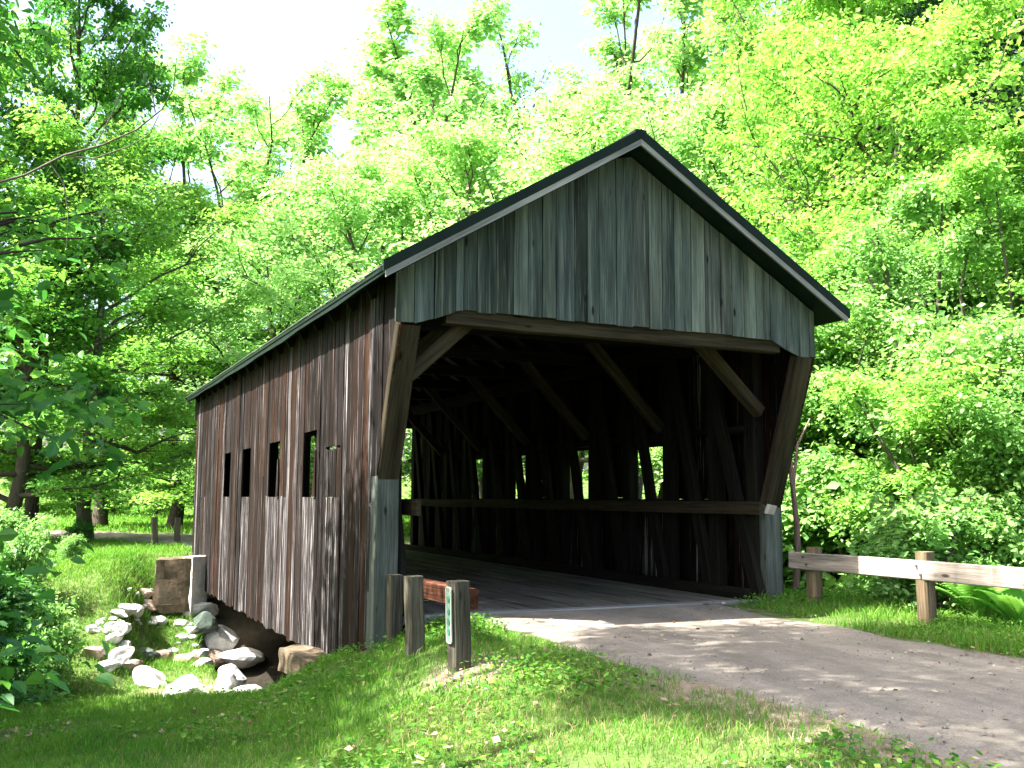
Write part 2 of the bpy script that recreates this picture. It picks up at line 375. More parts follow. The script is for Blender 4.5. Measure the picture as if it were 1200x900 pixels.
# ------------------------------------------------------------------ the covered bridge
bridge = empty('covered_bridge', (W_/2, 0, 0))
bridge.location = (0, 0, 0)
tag(bridge, 'old covered bridge of dark weathered boards with an open portal and steep roof', 'covered bridge')
APEX, SL = 5.64, .61                      # underside of the roof at the ridge, slope
def roof_z(x): return APEX-abs(x-W_/2)*SL
rb = random.Random(4)
wins_l = [(9.92, 10.82, 2.26), (7.79, 8.53, 2.26), (5.29, 6.10, 2.26), (2.82, 3.64, 2.30), (1.59, 2.33, 2.03)]
wins_r = [(10.3, 11.25, 2.26), (8.2, 8.95, 2.26), (5.3, 6.27, 2.26), (2.7, 3.68, 2.22)]
WZ = 1.36
def side_wall(x, nrm, wins, left):
    up = MB(11 if left else 12); lo = MB(13 if left else 14)
    y = -.75
    while y < L_:
        wd = min(rb.uniform(.16, .27), L_-y); gap = rb.uniform(.002, .008)
        # snap board edges to the openings
        for a, b, zt in wins:
            for e in (a, b):
                if y+.08 < e < y+wd+.03: wd = e-y
            if y < 0 < y+wd-.02: wd = -y
        y0, y1 = y, y+wd-gap
        win = next((q for q in wins if q[0]-.02 <= (y0+y1)/2 <= q[1]+.02), None)
        top = roof_z(0)+.02+rb.uniform(-.01, .01)
        zb = lambda yy: (1.6 if left else 1.29)+(-yy/.75)*(3.25-(1.6 if left else 1.29)) if yy < 0 else None
        off = rb.uniform(-.007, .007)
        X = x+nrm*off
        ends = -.76+rb.uniform(-.035, .025)
        if y0 < -.01:
            up.board([(X, y0, zb(y0)), (X, y1, zb(min(y1, -.001))), (X, y1, top), (X, y0, top)], (nrm, 0, 0), .025, 3)
        else:
            joined = win is not None or (rb.random() < .22 and y0 > .9)
            zj = WZ if win is not None else WZ+rb.choice((0, 0, .02, .35))
            if win is not None:
                zt = win[2]
                covered = left and win is wins_l[4]
                if covered:
                    up.board([(X, y0, WZ), (X, y1, WZ), (X+nrm*.004, y1-.02, zt-.03+.0*rb.random()), (X+nrm*.004, y0, zt-.06)], (nrm, 0, 0), .02, 2)
                elif left and win is wins_l[3] and y1 > win[1]-.03:
                    pass
                up.board([(X, y0, zt), (X, y1, zt), (X, y1, top), (X, y0, top)], (nrm, 0, 0), .025, 3)
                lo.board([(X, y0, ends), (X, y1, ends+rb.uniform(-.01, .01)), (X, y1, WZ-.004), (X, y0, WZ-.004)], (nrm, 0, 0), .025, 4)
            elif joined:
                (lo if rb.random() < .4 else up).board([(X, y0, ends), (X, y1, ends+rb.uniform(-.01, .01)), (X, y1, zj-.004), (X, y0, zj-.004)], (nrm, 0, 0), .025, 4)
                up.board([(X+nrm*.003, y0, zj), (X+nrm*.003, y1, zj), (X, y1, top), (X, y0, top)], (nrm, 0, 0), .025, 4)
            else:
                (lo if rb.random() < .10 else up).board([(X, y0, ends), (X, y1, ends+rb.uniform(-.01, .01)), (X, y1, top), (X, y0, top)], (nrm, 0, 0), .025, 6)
        y += wd
    if left:   # loose slats leaning in the openings
        up.board([(x-.028, 2.78, WZ), (x-.028, 2.95, WZ), (x-.028, 2.83, 2.0), (x-.028, 2.80, 2.02)], (nrm, 0, 0), .02, 2)
        up.board([(x-.028, 5.22, WZ), (x-.028, 5.40, WZ), (x-.028, 5.30, 1.95), (x-.028, 5.24, 1.98)], (nrm, 0, 0), .02, 2)
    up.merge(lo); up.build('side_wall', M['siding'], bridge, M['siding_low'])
side_wall(0, -1, wins_l, True); side_wall(W_, 1, wins_r, False)

# gable boards, front and far
def gable(y, nrm, seed):
    m = MB(seed); r = random.Random(seed); x = -.06
    def zbot(xx):
        return float(np.interp(xx, [-.1, .21, .69, 5.14, 5.46, 5.9], [3.26, 3.27, 3.46, 3.44, 3.24, 3.24]))
    while x < W_-.01:
        wd = r.uniform(.16, .26)
        if x < .69 < x+wd: wd = max(.1, .69-x)
        wd = min(wd, W_-x); x1 = x+wd-r.uniform(.006, .013)
        yy = y+nrm*r.uniform(0, .008); pts_t = [roof_z(x)-.02, roof_z(x1)-.02]
        jb = r.uniform(-.012, .008)
        m.board([(x, yy, zbot(x)+jb), (x1, yy, zbot(x1)+jb), (x1, yy, pts_t[1]), (x, yy, pts_t[0])], (0, nrm, 0), .025, 3)
        x += wd
    return m.build('gable_boarding', M['gable'], bridge)
gable(-.75, -1, 5)
gable(L_, 1, 6)

# roof: sheathing, metal, fascias, pale trim
RY0, RY1 = -1.07, L_+.12
EN, EF = .28, .25                          # eave overhang near and far
def roof_slab(sgn):
    def pt(t, y, up):
        up = up-.035*math.sin(math.pi*(y-RY0)/(RY1-RY0))+.006*math.sin(y*1.9+t*3)*t
        e = EN+(EF-EN)*(y-RY0)/(RY1-RY0); half = W_/2+e
        x = W_/2+sgn*half*t; return (x, y, APEX-half*t*SL+up)
    V = []; Q = []; ny = 16
    for i in range(ny+1):
        y = RY0+(RY1-RY0)*i/ny
        V += [pt(0, y, .025), pt(1, y, .025+.006*math.sin(i*2.1)), pt(1, y, .12+.006*math.sin(i*2.1)), pt(0, y, .13)]
    for i in range(ny):
        for k_ in range(4): Q.append((i*4+k_, i*4+(k_+1) % 4, (i+1)*4+(k_+1) % 4, (i+1)*4+k_))
    Q += [(0, 1, 2, 3), (ny*4+3, ny*4+2, ny*4+1, ny*4)]
    me = mesh_from('roof', V, Q, None, M['roof'])
    import bmesh
    bm = bmesh.new(); bm.from_mesh(me); bmesh.ops.recalc_face_normals(bm, faces=bm.faces); bm.to_mesh(me); bm.free()
    o = link('roof_slope', me, bridge)
    # standing seams
    sm = MB(3)
    for i in range(28):
        y = RY0+.25+i*(RY1-RY0-.5)/27
        a = pt(.01, y, .14); b = pt(.995, y, .14); sm.beam(a, b, .03, .03, seg=2, jit=0)
    sm.build('standing_seam', M['roof'], o)['kind'] = 'stuff'
    return pt
pts = {}
for sgn in (-1, 1):
    pt = roof_slab(sgn); pts[sgn] = pt
    # rake boards at both ends: dark green flashing above, pale trim beneath
    for yy, d in ((RY0, -1), (RY1, 1)):
        m = MB(31+sgn)
        def slope_board(mb, lo, hi, y, th, t1=1.0):
            a0 = pt(0, y, lo); a1 = pt(0, y, hi); b0 = pt(t1, y, lo); b1 = pt(t1, y, hi)
            a0 = (a0[0], y, a0[2]); b0 = (b0[0], y, b0[2])
            # plumb cut meeting at the ridge
            mb.board([a0, (a1[0], y, a1[2]), (b1[0], y, b1[2]), b0], (0, d, 0), th, 4)
        slope_board(m, .055, .175, yy+d*.03, .029, 1.01); m.build('rake_flashing', M['roof'], bridge)
        m = MB(33+sgn); slope_board(m, -.025, .05, yy+d*.022, .03, 1.0); m.build('rake_trim', M['trim'], bridge)
    m = MB(35); a = pt(1, RY0, .0); b = pt(1, RY1, .0)
    m.beam((a[0], a[1]+.02, a[2]+.085), (b[0], b[1]-.02, b[2]+.085), .03, .055, seg=12, jit=.002); m.build('eave_board', M['roof'], bridge)
    m = MB(36); m.beam((a[0]-.0+sgn*.022, a[1], a[2]+.118), (b[0]+sgn*.022, b[1], b[2]+.118), .012, .014, seg=20, jit=.003); m.build('drip_edge', M['edge'], bridge)
m = MB(37); m.beam((W_/2, RY0-.02, APEX+.145), (W_/2, RY1, APEX+.145), .16, .05, seg=10, jit=.002); m.build('ridge_cap', M['roof'], bridge)
# rafters and purlins under the roof
for i in range(18):
    y = .15+i*.86
    for sgn in (-1, 1):
        m = MB(40+i); m.beam((W_/2+sgn*.03, y, APEX-.10), (W_/2+sgn*3.0, y, APEX-.10-2.97*SL), .06, .15, up=(0, 0, 1)); m.build('rafter', M['inner_timber'], bridge)
for sgn in (-1, 1):
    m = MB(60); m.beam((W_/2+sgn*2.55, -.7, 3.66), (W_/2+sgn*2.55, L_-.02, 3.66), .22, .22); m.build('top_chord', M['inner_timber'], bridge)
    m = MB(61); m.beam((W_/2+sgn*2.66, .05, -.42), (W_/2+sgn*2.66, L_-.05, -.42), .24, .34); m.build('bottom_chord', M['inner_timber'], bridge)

# portal frame
m = MB(70); m.beam((.55, -.62, 3.39), (5.25, -.62, 3.37), .17, .19, jit=.004); m.build('portal_beam', M['brown_timber'], bridge)
def lead(x0, x1, z1, zb, seed):
    m = MB(seed); m.beam(((x0+x1)/2, .13, zb), ((x0+x1)/2, .13, z1), x1-x0, .27, up=(0, 1, 0), jit=.003, seg=6, ch=.01)
    return m.build('portal_post', M['grey_timber'], bridge)
lead(-.005, .27, 1.6, -.35, 71); lead(5.52, 5.805, 1.29, -.5, 72)
m = MB(73); m.beam((.132, .066, 1.58), (.115, -.672, 3.27), .262, .145, up=(0, 1, 0), jit=.004, ch=.012); m.build('leaning_post', M['brown_timber'], bridge)
m = MB(74); m.beam((5.663, .066, 1.27), (5.64, -.672, 3.26), .275, .145, up=(0, 1, 0), jit=.004, ch=.012); m.build('leaning_post', M['brown_timber'], bridge)
m = MB(79); m.board([(5.50, -.012, 1.17), (5.66, -.012, 1.15), (5.70, -.03, 1.27), (5.54, -.02, 1.30)], (0, -1, 0), .02); m.build('splintered_wood', M['rail_pale'], bridge)
# knee braces of the portal and of the inner frames
m = MB(75); m.beam((.92, -.52, 3.40), (.20, -.42, 2.72), .13, .17, jit=.003); m.build('knee_brace', M['brown_timber'], bridge)
m = MB(76); m.beam((4.22, -.2, 3.52), (5.45, .0, 2.55), .13, .17, jit=.003); m.build('knee_brace', M['brown_timber'], bridge)
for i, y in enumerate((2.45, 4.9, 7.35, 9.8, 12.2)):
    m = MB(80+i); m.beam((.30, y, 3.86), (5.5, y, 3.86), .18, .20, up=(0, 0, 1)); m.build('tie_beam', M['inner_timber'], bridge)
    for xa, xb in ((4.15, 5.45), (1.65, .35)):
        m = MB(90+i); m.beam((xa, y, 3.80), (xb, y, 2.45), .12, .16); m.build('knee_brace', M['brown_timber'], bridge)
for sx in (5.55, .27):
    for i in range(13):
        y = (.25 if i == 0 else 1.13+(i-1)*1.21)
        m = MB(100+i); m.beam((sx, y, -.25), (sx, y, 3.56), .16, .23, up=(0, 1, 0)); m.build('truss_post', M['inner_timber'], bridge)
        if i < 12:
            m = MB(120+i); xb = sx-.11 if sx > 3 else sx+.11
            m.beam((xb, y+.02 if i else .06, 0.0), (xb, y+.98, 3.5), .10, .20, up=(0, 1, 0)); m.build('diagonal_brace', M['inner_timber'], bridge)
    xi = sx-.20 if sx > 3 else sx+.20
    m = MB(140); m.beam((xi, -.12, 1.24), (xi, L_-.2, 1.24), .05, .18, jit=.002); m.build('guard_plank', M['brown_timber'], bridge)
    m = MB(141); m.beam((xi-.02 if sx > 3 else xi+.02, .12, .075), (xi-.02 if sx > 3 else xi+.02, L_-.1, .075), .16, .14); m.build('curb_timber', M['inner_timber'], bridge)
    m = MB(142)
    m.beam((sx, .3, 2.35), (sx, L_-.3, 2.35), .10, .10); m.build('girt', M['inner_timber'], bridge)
# deck planks run lengthwise
m = MB(150); x = .20
rd = random.Random(8)
while x < 5.6:
    wd = rd.uniform(.18, .26); wd = min(wd, 5.6-x); y = .18
    while y < L_-.05:
        ln = min(rd.uniform(3.0, 4.8), L_-.05-y)
        dz = rd.uniform(-.004, .004)
        m.board([(x, y, dz), (x+wd-.009, y, dz), (x+wd-.009, y+ln-.006, dz), (x, y+ln-.006, dz)], (0, 0, 1), .05, 2)
        y += ln
    x += wd
m.build('deck', M['deck'], bridge)
m = MB(151); m.beam((.35, .08, -.035), (5.45, .08, -.035), .19, .09, jit=.002); m.build('threshold', M['trim'], bridge)
for i in range(8):
    m = MB(160+i); m.beam((.1, .9+i*1.75, -.17), (5.7, .9+i*1.75, -.17), .18, .22); m.build('floor_joist', M['inner_timber'], bridge)

# ------------------------------------------------------------------ rocks and masonry
def rough_block(name, lo, hi, mat, rot=0.0, seed=0, taper=.0, amp=.025, parent=None, skew=None):
    import bmesh
    bm = bmesh.new(); bmesh.ops.create_cube(bm, size=1.0)
    bmesh.ops.subdivide_edges(bm, edges=bm.edges, cuts=7, use_grid_fill=True)
    lo = Vector(lo); hi = Vector(hi); c = (lo+hi)/2; sz = hi-lo; r = random.Random(seed)
    for v in bm.verts:
        p = Vector((v.co.x*sz.x, v.co.y*sz.y, v.co.z*sz.z))
        k_ = 1-taper*(v.co.z+.5); p.x *= k_; p.y *= k_
        q = (p+Vector((seed*3.1, seed*1.7, 0)))
        d = (vnoise(q.x*2.2+q.z*1.3, q.y*2.2+q.z, seed)-.5)*amp*2+(vnoise(q.x*7+q.z*5, q.y*7-q.z*4, seed+5)-.5)*amp
        nn = v.normal if v.normal.length > 0 else Vector((0, 0, 1))
        v.co = p+nn*d
    bm.normal_update()
    me = bpy.data.meshes.new(name); bm.to_mesh(me); bm.free(); me.materials.append(mat)
    o = link(name, me, parent, c); o.rotation_euler = (0, 0, rot)
    return o
tag(rough_block('bridge_abutment', (.02, 13.6, -2.4), (5.78, 15.1, -.62), M['concrete'], 0, 1), 'pale concrete abutment under the far end of the bridge', 'abutment')
tag(rough_block('bridge_abutment', (.05, .15, -2.2), (5.75, 1.25, -.62), M['mossy'], 0, 2), 'dark abutment under the near end of the bridge', 'abutment')
tag(rough_block('wing_wall', (-1.02, 12.55, -1.15), (-.26, 14.1, -.04), M['mossy'], -.12, 3, .04, .05), 'brown mossy wing wall on the far bank beside the bridge corner', 'wall')
tag(rough_block('concrete_pier', (-.36, 12.5, -1.5), (-.09, 13.1, .02), M['concrete'], -.75, 4, .02, .012), 'white sunlit concrete pier against the far corner of the siding', 'pier')
tag(rough_block('stone_slab', (-.42, .9, -.95), (-.03, 2.75, -.66), M['mossy'], .05, 6, .06, .05), 'sandy stone slab on the bank under the near edge of the siding', 'stone')

import bmesh
def boulder(loc, s, mat, seed, label, group=None, rot=(0, 0, 0)):
    r = random.Random(seed); bm = bmesh.new(); bmesh.ops.create_icosphere(bm, subdivisions=3, radius=1)
    pl = [(Vector((r.gauss(0, 1), r.gauss(0, 1), r.gauss(0, 1))).normalized(), r.uniform(.52, .86)) for _ in range(13)]
    for v in bm.verts:
        p = v.co.copy()
        for n_, d in pl:
            e = p.dot(n_)-d
            if e > 0: p -= n_*e
        p += p.normalized()*((vnoise(p.x*4+seed, p.y*4+p.z*3, seed)-.5)*.07)
        p += v.co*((vnoise(v.co.x*9+seed*2, v.co.y*9+v.co.z*8, seed+3)-.5)*.07); v.co = Vector((p.x*s[0], p.y*s[1], p.z*s[2]))
    me = bpy.data.meshes.new('boulder'); bm.to_mesh(me); bm.free(); me.materials.append(mat); me.polygons.foreach_set('use_smooth', np.zeros(len(me.polygons), bool))
    o = link('boulder', me, None, loc); o.rotation_euler = rot
    tag(o, label, 'rock', group)
    return o
def px_ground(px, py, it=40):
    """where the ground is met along a line of sight (used once, to set rocks on the bank)"""
    d = _fw+_r2*(px-600)/FPX-_u2*(py-450)/FPX
    lo_, hi_ = 5.0, 60.0
    ts = np.linspace(lo_, hi_, 1200); P = CAM[None]+d[None]*ts[:, None]
    below = P[:, 2] < hgt(P[:, 0], P[:, 1]); i = int(np.argmax(below))
    return P[i]
named = [((140, 776), (.34, .26, .22), 'rock_white', 'pale flat-topped rock lying alone in the grass, left of the dark round rock', (.1, -.35, .3)),
         ((170, 770), (.30, .26, .18), 'rock_dark', 'dark green round rock beside the pale lone rock', (0, 0, .2)),
         ((187, 774), (.28, .26, .24), 'rock_tan', 'pinkish tan rock right of the dark round rock', (.2, .1, 1)),
         ((222, 778), (.34, .28, .22), 'rock_tan', 'wide tan rock at the grass edge in the middle of the rock heap', (0, .15, .4)),
         ((254, 776), (.34, .28, .26), 'rock_tan', 'squarish brown rock at the foot of the large white boulder', (.1, 0, 1.1)),
         ((285, 774), (.62, .42, .30), 'rock_white', 'long low white boulder at the grass edge nearest the dark underside', (.05, .12, .3)),
         ((252, 752), (.62, .50, .46), 'rock_white', 'largest white angular boulder in the heap', (.2, .2, .8)),
         ((236, 738), (.36, .28, .34), 'rock_dark', 'grey pointed stone standing behind the largest white boulder', (.3, .5, .2)),
         ((231, 716), (.55, .40, .20), 'rock_white', 'slab-like grey rock high in the heap under the pier', (-.25, .2, .4)),
         ((112, 768), (.30, .24, .20), 'rock_tan', 'brown half-buried rock next to the dark bushes', (0, .2, .5)),
         ((168, 790), (.26, .20, .12), 'rock_tan', 'low tan rock sunk in the lawn edge', (0, .0, .9))]
for i, ((x, y), s, mt, lb, rt) in enumerate(named):
    p = px_ground(x, y); boulder((p[0], p[1], p[2]+s[2]*.22), s, M[mt], 200+i, lb, None, rt)
for i, (x, y, s_, mt, lb) in enumerate(((-.45, 5.6, (.45, .36, .30), 'rock_white', 'white angular boulder wedged under the siding edge'), (-.35, 7.3, (.40, .32, .34), 'rock_white', 'white boulder deeper along the siding edge'),
                                  (-1.1, 6.6, (.5, .4, .36), 'rock_white', 'broad white boulder in the middle of the creek heap'), (-.5, 4.5, (.36, .28, .2), 'rock_white', 'flat white stone nearest the stone slab'),
                                  (-1.5, 8.6, (.4, .3, .25), 'rock_white', 'white stone in the upper left of the creek heap'))):
    boulder((x, y, float(hgt(x, y))+s_[2]*.4), s_, M[mt], 260+i, lb, None, (.15, .1*i, i*1.3))
rr = random.Random(77)
for i in range(34):
    if i < 12: x, y = rr.uniform(115, 235), rr.uniform(692, 742)
    elif i < 26: x, y = rr.uniform(190, 300), rr.uniform(728, 782)
    else: x, y = rr.uniform(100, 200), rr.uniform(735, 785)
    p = px_ground(x, y); s = rr.uniform(.12, .30); far = i < 12
    if p[0] > -.15 and p[1] > 11: p[0] = -.3
    boulder((p[0], p[1], p[2]+s*.08), (s*rr.uniform(.9, 1.4), s, s*rr.uniform(.5, .8)), M[rr.choice(['rock_white', 'rock_white', 'rock_white', 'rock_tan'])], 300+i,
            'small pale stone strewn on the far bank below the wing wall' if far else 'small pale stone packed between the boulders of the creek heap',
            'small stones on the far bank' if far else 'small stones in the rock heap', (rr.uniform(-.4, .4), rr.uniform(-.4, .4), rr.uniform(0, 6)))
for i in range(60):
    x, y = (rr.uniform(118, 232), rr.uniform(690, 742)) if i < 34 else (rr.uniform(200, 262), rr.uniform(706, 770))
    p = px_ground(x, y); s = rr.uniform(.05, .11)
    if p[0] > -.15: p[0] = -.3
    boulder((p[0], p[1], p[2]+s*.15), (s*rr.uniform(.9, 1.5), s, s*rr.uniform(.5, .8)), M['rock_white'], 500+i, 'fist-sized bleached stone in the rubble below the far pier', 'bleached rubble below the pier', (0, 0, rr.uniform(0, 6)))
for i in range(16):
    x, y = rr.uniform(.2, 5.4), rr.uniform(4, 11.5); s = rr.uniform(.2, .5)
    boulder((x, y, float(hgt(x, y))+s*.2), (s*1.2, s, s*.6), M[rr.choice(['rock_dark', 'rock_tan'])], 400+i, 'dim rock in the shaded creek bed beneath the bridge', 'rocks in the creek bed under the bridge', (0, 0, rr.uniform(0, 6)))

# ------------------------------------------------------------------ guard rails and posts
def post_mesh(mb, x, y, z0, z1, wx, wy, lean=(0, 0), slant=.04):
    mb.beam((x, y, z0), (x+lean[0], y+lean[1], z1), wx, wy, up=(0, 1, 0), jit=.004, ch=.022, seg=5)
gl = empty('guard_rail', (.1, -1.3, 0)); tag(gl, 'low reddish timber guard rail on three grey posts left of the portal', 'guard rail')
def child(o, par):
    o.parent = par; o.matrix_parent_inverse = Matrix.Translation(-Vector(par.location)); return o
z1 = .60
for i, (x, y, zb, zt, wd, ln) in enumerate(((.20, -.12, -.55, .49, .155, (-.0, 0)), (.06, -1.30, -.65, .565, .165, (-.05, 0)), (.07, -2.45, -.7, .60, .175, (-.035, .0)))):
    m = MB(170+i); post_mesh(m, x, y, zb, zt, wd, wd*1.05, ln)
    p = child(m.build('post', M['post']), gl)
    if i == 2:
        front = p
m = MB(175); m.beam((.37, -.12, .37), (.385, -1.93, .375), .13, .20, jit=.004, ch=.015); child(m.build('rail_timber', M['rail_red']), gl)
# reflector plate on the left face of the nearest post
def rounded(w_, h_, r_, n=6):
    out = []
    for cx_, cy_, a0 in ((w_/2-r_, h_/2-r_, 0), (-w_/2+r_, h_/2-r_, 90), (-w_/2+r_, -h_/2+r_, 180), (w_/2-r_, -h_/2+r_, 270)):
        for k_ in range(n+1):
            a = math.radians(a0+90*k_/n); out.append((cx_+r_*math.cos(a), cy_+r_*math.sin(a)))
    return out
def plate(name, w_, h_, r_, th, mat, loc, par, rim=None):
    bm = bmesh.new(); o_ = [bm.verts.new((0, a, b)) for a, b in rounded(w_, h_, r_)]
    if rim:
        inn = [bm.verts.new((0, a, b)) for a, b in rounded(w_-2*rim, h_-2*rim, max(.003, r_-rim))]
        n_ = len(o_); fs = [bm.faces.new((o_[i], o_[(i+1) % n_], inn[(i+1) % n_], inn[i])) for i in range(n_)]
    else: fs = [bm.faces.new(o_)]
    ex = bmesh.ops.extrude_face_region(bm, geom=fs)
    for v in ex['geom']:
        if isinstance(v, bmesh.types.BMVert): v.co.x -= th
    bmesh.ops.recalc_face_normals(bm, faces=bm.faces)
    me = bpy.data.meshes.new(name); bm.to_mesh(me); bm.free(); me.materials.append(mat)
    o = link(name, me); o.location = loc; o.rotation_euler = (0, math.radians(-1.6), 0)
    o.parent = par; o.matrix_parent_inverse = Matrix.Identity(4)
    return o
front.location  # parent chain keeps world coordinates: gl offset cancels for the parts
pz = .30
plate('reflector_plate', .125, .50, .03, .006, M['plate'], (-.058, -2.47, pz), front)['label'] = 'tall pale green reflector plate'
plate('plate_rim', .128, .504, .03, .011, M['plate_rim'], (-.057, -2.47, pz), front, .012)
for q, z_ in enumerate((.14, .03, -.06, -.15)):
    plate('reflector_button', .06, .06, .0299, .004, M['button'], (-.0655+.028*z_*-1, -2.47, pz+z_), front)
plate('plate_screw', .02, .02, .0099, .004, M['bolt'], (-.0675, -2.47, pz+.215), front)

gr = empty('guard_rail', (5.95, -2, 0)); tag(gr, 'long pale bleached guard rail along the right road verge in front of the shrubs', 'guard rail')
for i, (x, y, zt) in enumerate(((6.06, -.32, .72), (5.98, -2.32, .76), (6.0, -4.7, .78), (6.0, -7.1, .8))):
    m = MB(180+i); post_mesh(m, x, y, -.8, zt, .17, .17, (.01*(-1)**i, 0)); child(m.build('post', M['post_pale']), gr)
m = MB(186); m.beam((5.955, .02, .535), (5.85, -4.75, .555), .075, .225, jit=.003, ch=.012); child(m.build('rail_timber', M['rail_pale']), gr)
m = MB(187); m.beam((5.85, -4.76, .56), (5.88, -9.5, .565), .075, .225, jit=.003, ch=.012); child(m.build('rail_timber', M['rail_pale']), gr)
for y in (-.32, -2.32, -4.62, -4.88, -7.1):
    for dz in (.05, -.05):
        m = MB(188); m.beam((5.93-.022*abs(y), y+dz*.6, .545+dz), (5.895-.022*abs(y) if y > -4.7 else 5.80, y+dz*.6, .545+dz), .028, .028, seg=1, jit=0, ch=.009); child(m.build('bolt', M['bolt']), gr)
for i, (x, y, lean) in enumerate(((-.62, 17.6, -.06), (.02, 18.4, -.01))):
    m = MB(190+i); post_mesh(m, 0, 0, -.3, .80, .16, .16, (lean, 0)); o = m.build('wooden_post', M['post']); o.location = (x, y, float(hgt(x, y)))
    tag(o, ('leaning grey wooden post on the far bank, left of its upright neighbour' if i == 0 else 'upright grey wooden post on the far bank next to the bridge corner'), 'post', 'posts along the far road')

# ------------------------------------------------------------------ plants
def tube_np(P, R, n=6):
    P = np.asarray(P, float); m = len(P)
    T = np.gradient(P, axis=0); T /= np.linalg.norm(T, axis=1)[:, None]+1e-9
    ref = np.array([0, 0, 1.]) if abs(T[0, 2]) < .9 else np.array([1., 0, 0])
    A = np.cross(T, ref); A /= np.linalg.norm(A, axis=1)[:, None]+1e-9; B = np.cross(T, A)
    an = np.arange(n)*2*np.pi/n
    V = P[:, None]+(A[:, None]*np.cos(an)[None, :, None]+B[:, None]*np.sin(an)[None, :, None])*np.asarray(R)[:, None, None]
    i, k_ = np.meshgrid(np.arange(m-1), np.arange(n), indexing='ij'); k2 = (k_+1) % n
    Q = np.stack([i*n+k_, i*n+k2, (i+1)*n+k2, (i+1)*n+k_], -1).reshape(-1, 4)
    return V.reshape(-1, 3), Q
class Wood:
    def __init__(s): s.V = []; s.Q = []; s.n = 0
    def add(s, P, R, n=6):
        V, Q = tube_np(P, R, n); s.V.append(V); s.Q.append(Q+s.n); s.n += len(V)
    def mesh(s, name, mat): return mesh_from(name, np.concatenate(s.V), np.concatenate(s.Q), None, mat, True)
def leaves_mesh(name, pos, nrm, dirv, size, mat, c, aspect=.7, rng=None, wide=False):
    n = len(pos); t = dirv-nrm*np.sum(dirv*nrm, 1)[:, None]; t /= np.linalg.norm(t, axis=1)[:, None]+1e-9
    b = np.cross(nrm, t); s = size[:, None]
    if not wide:
        V = np.stack([pos, pos+t*s*.45+b*s*aspect*.5-nrm*s*.04, pos+t*s-nrm*s*.16, pos+t*s*.45-b*s*aspect*.5-nrm*s*.04], 1).reshape(-1, 3)
        Q = np.arange(n*4).reshape(n, 4); cc = np.repeat(c, 4)
    else:  # two folded halves, pointed oval
        h = s*aspect*.5
        V = np.stack([pos, pos+t*s*.28+b*h*.85+nrm*s*.07, pos+t*s*.62+b*h*.8+nrm*s*.04, pos+t*s*1.0-nrm*s*.14,
                      pos+t*s*.62-b*h*.8+nrm*s*.04, pos+t*s*.28-b*h*.85+nrm*s*.07], 1).reshape(-1, 3)
        i = np.arange(n)*6
        Q = np.concatenate([np.stack([i, i+1, i+2, i+3], 1), np.stack([i, i+3, i+4, i+5], 1)]); cc = np.repeat(c, 6)
    return mesh_from(name, V, Q, None, mat, False, {'c': ('FLOAT', cc)})

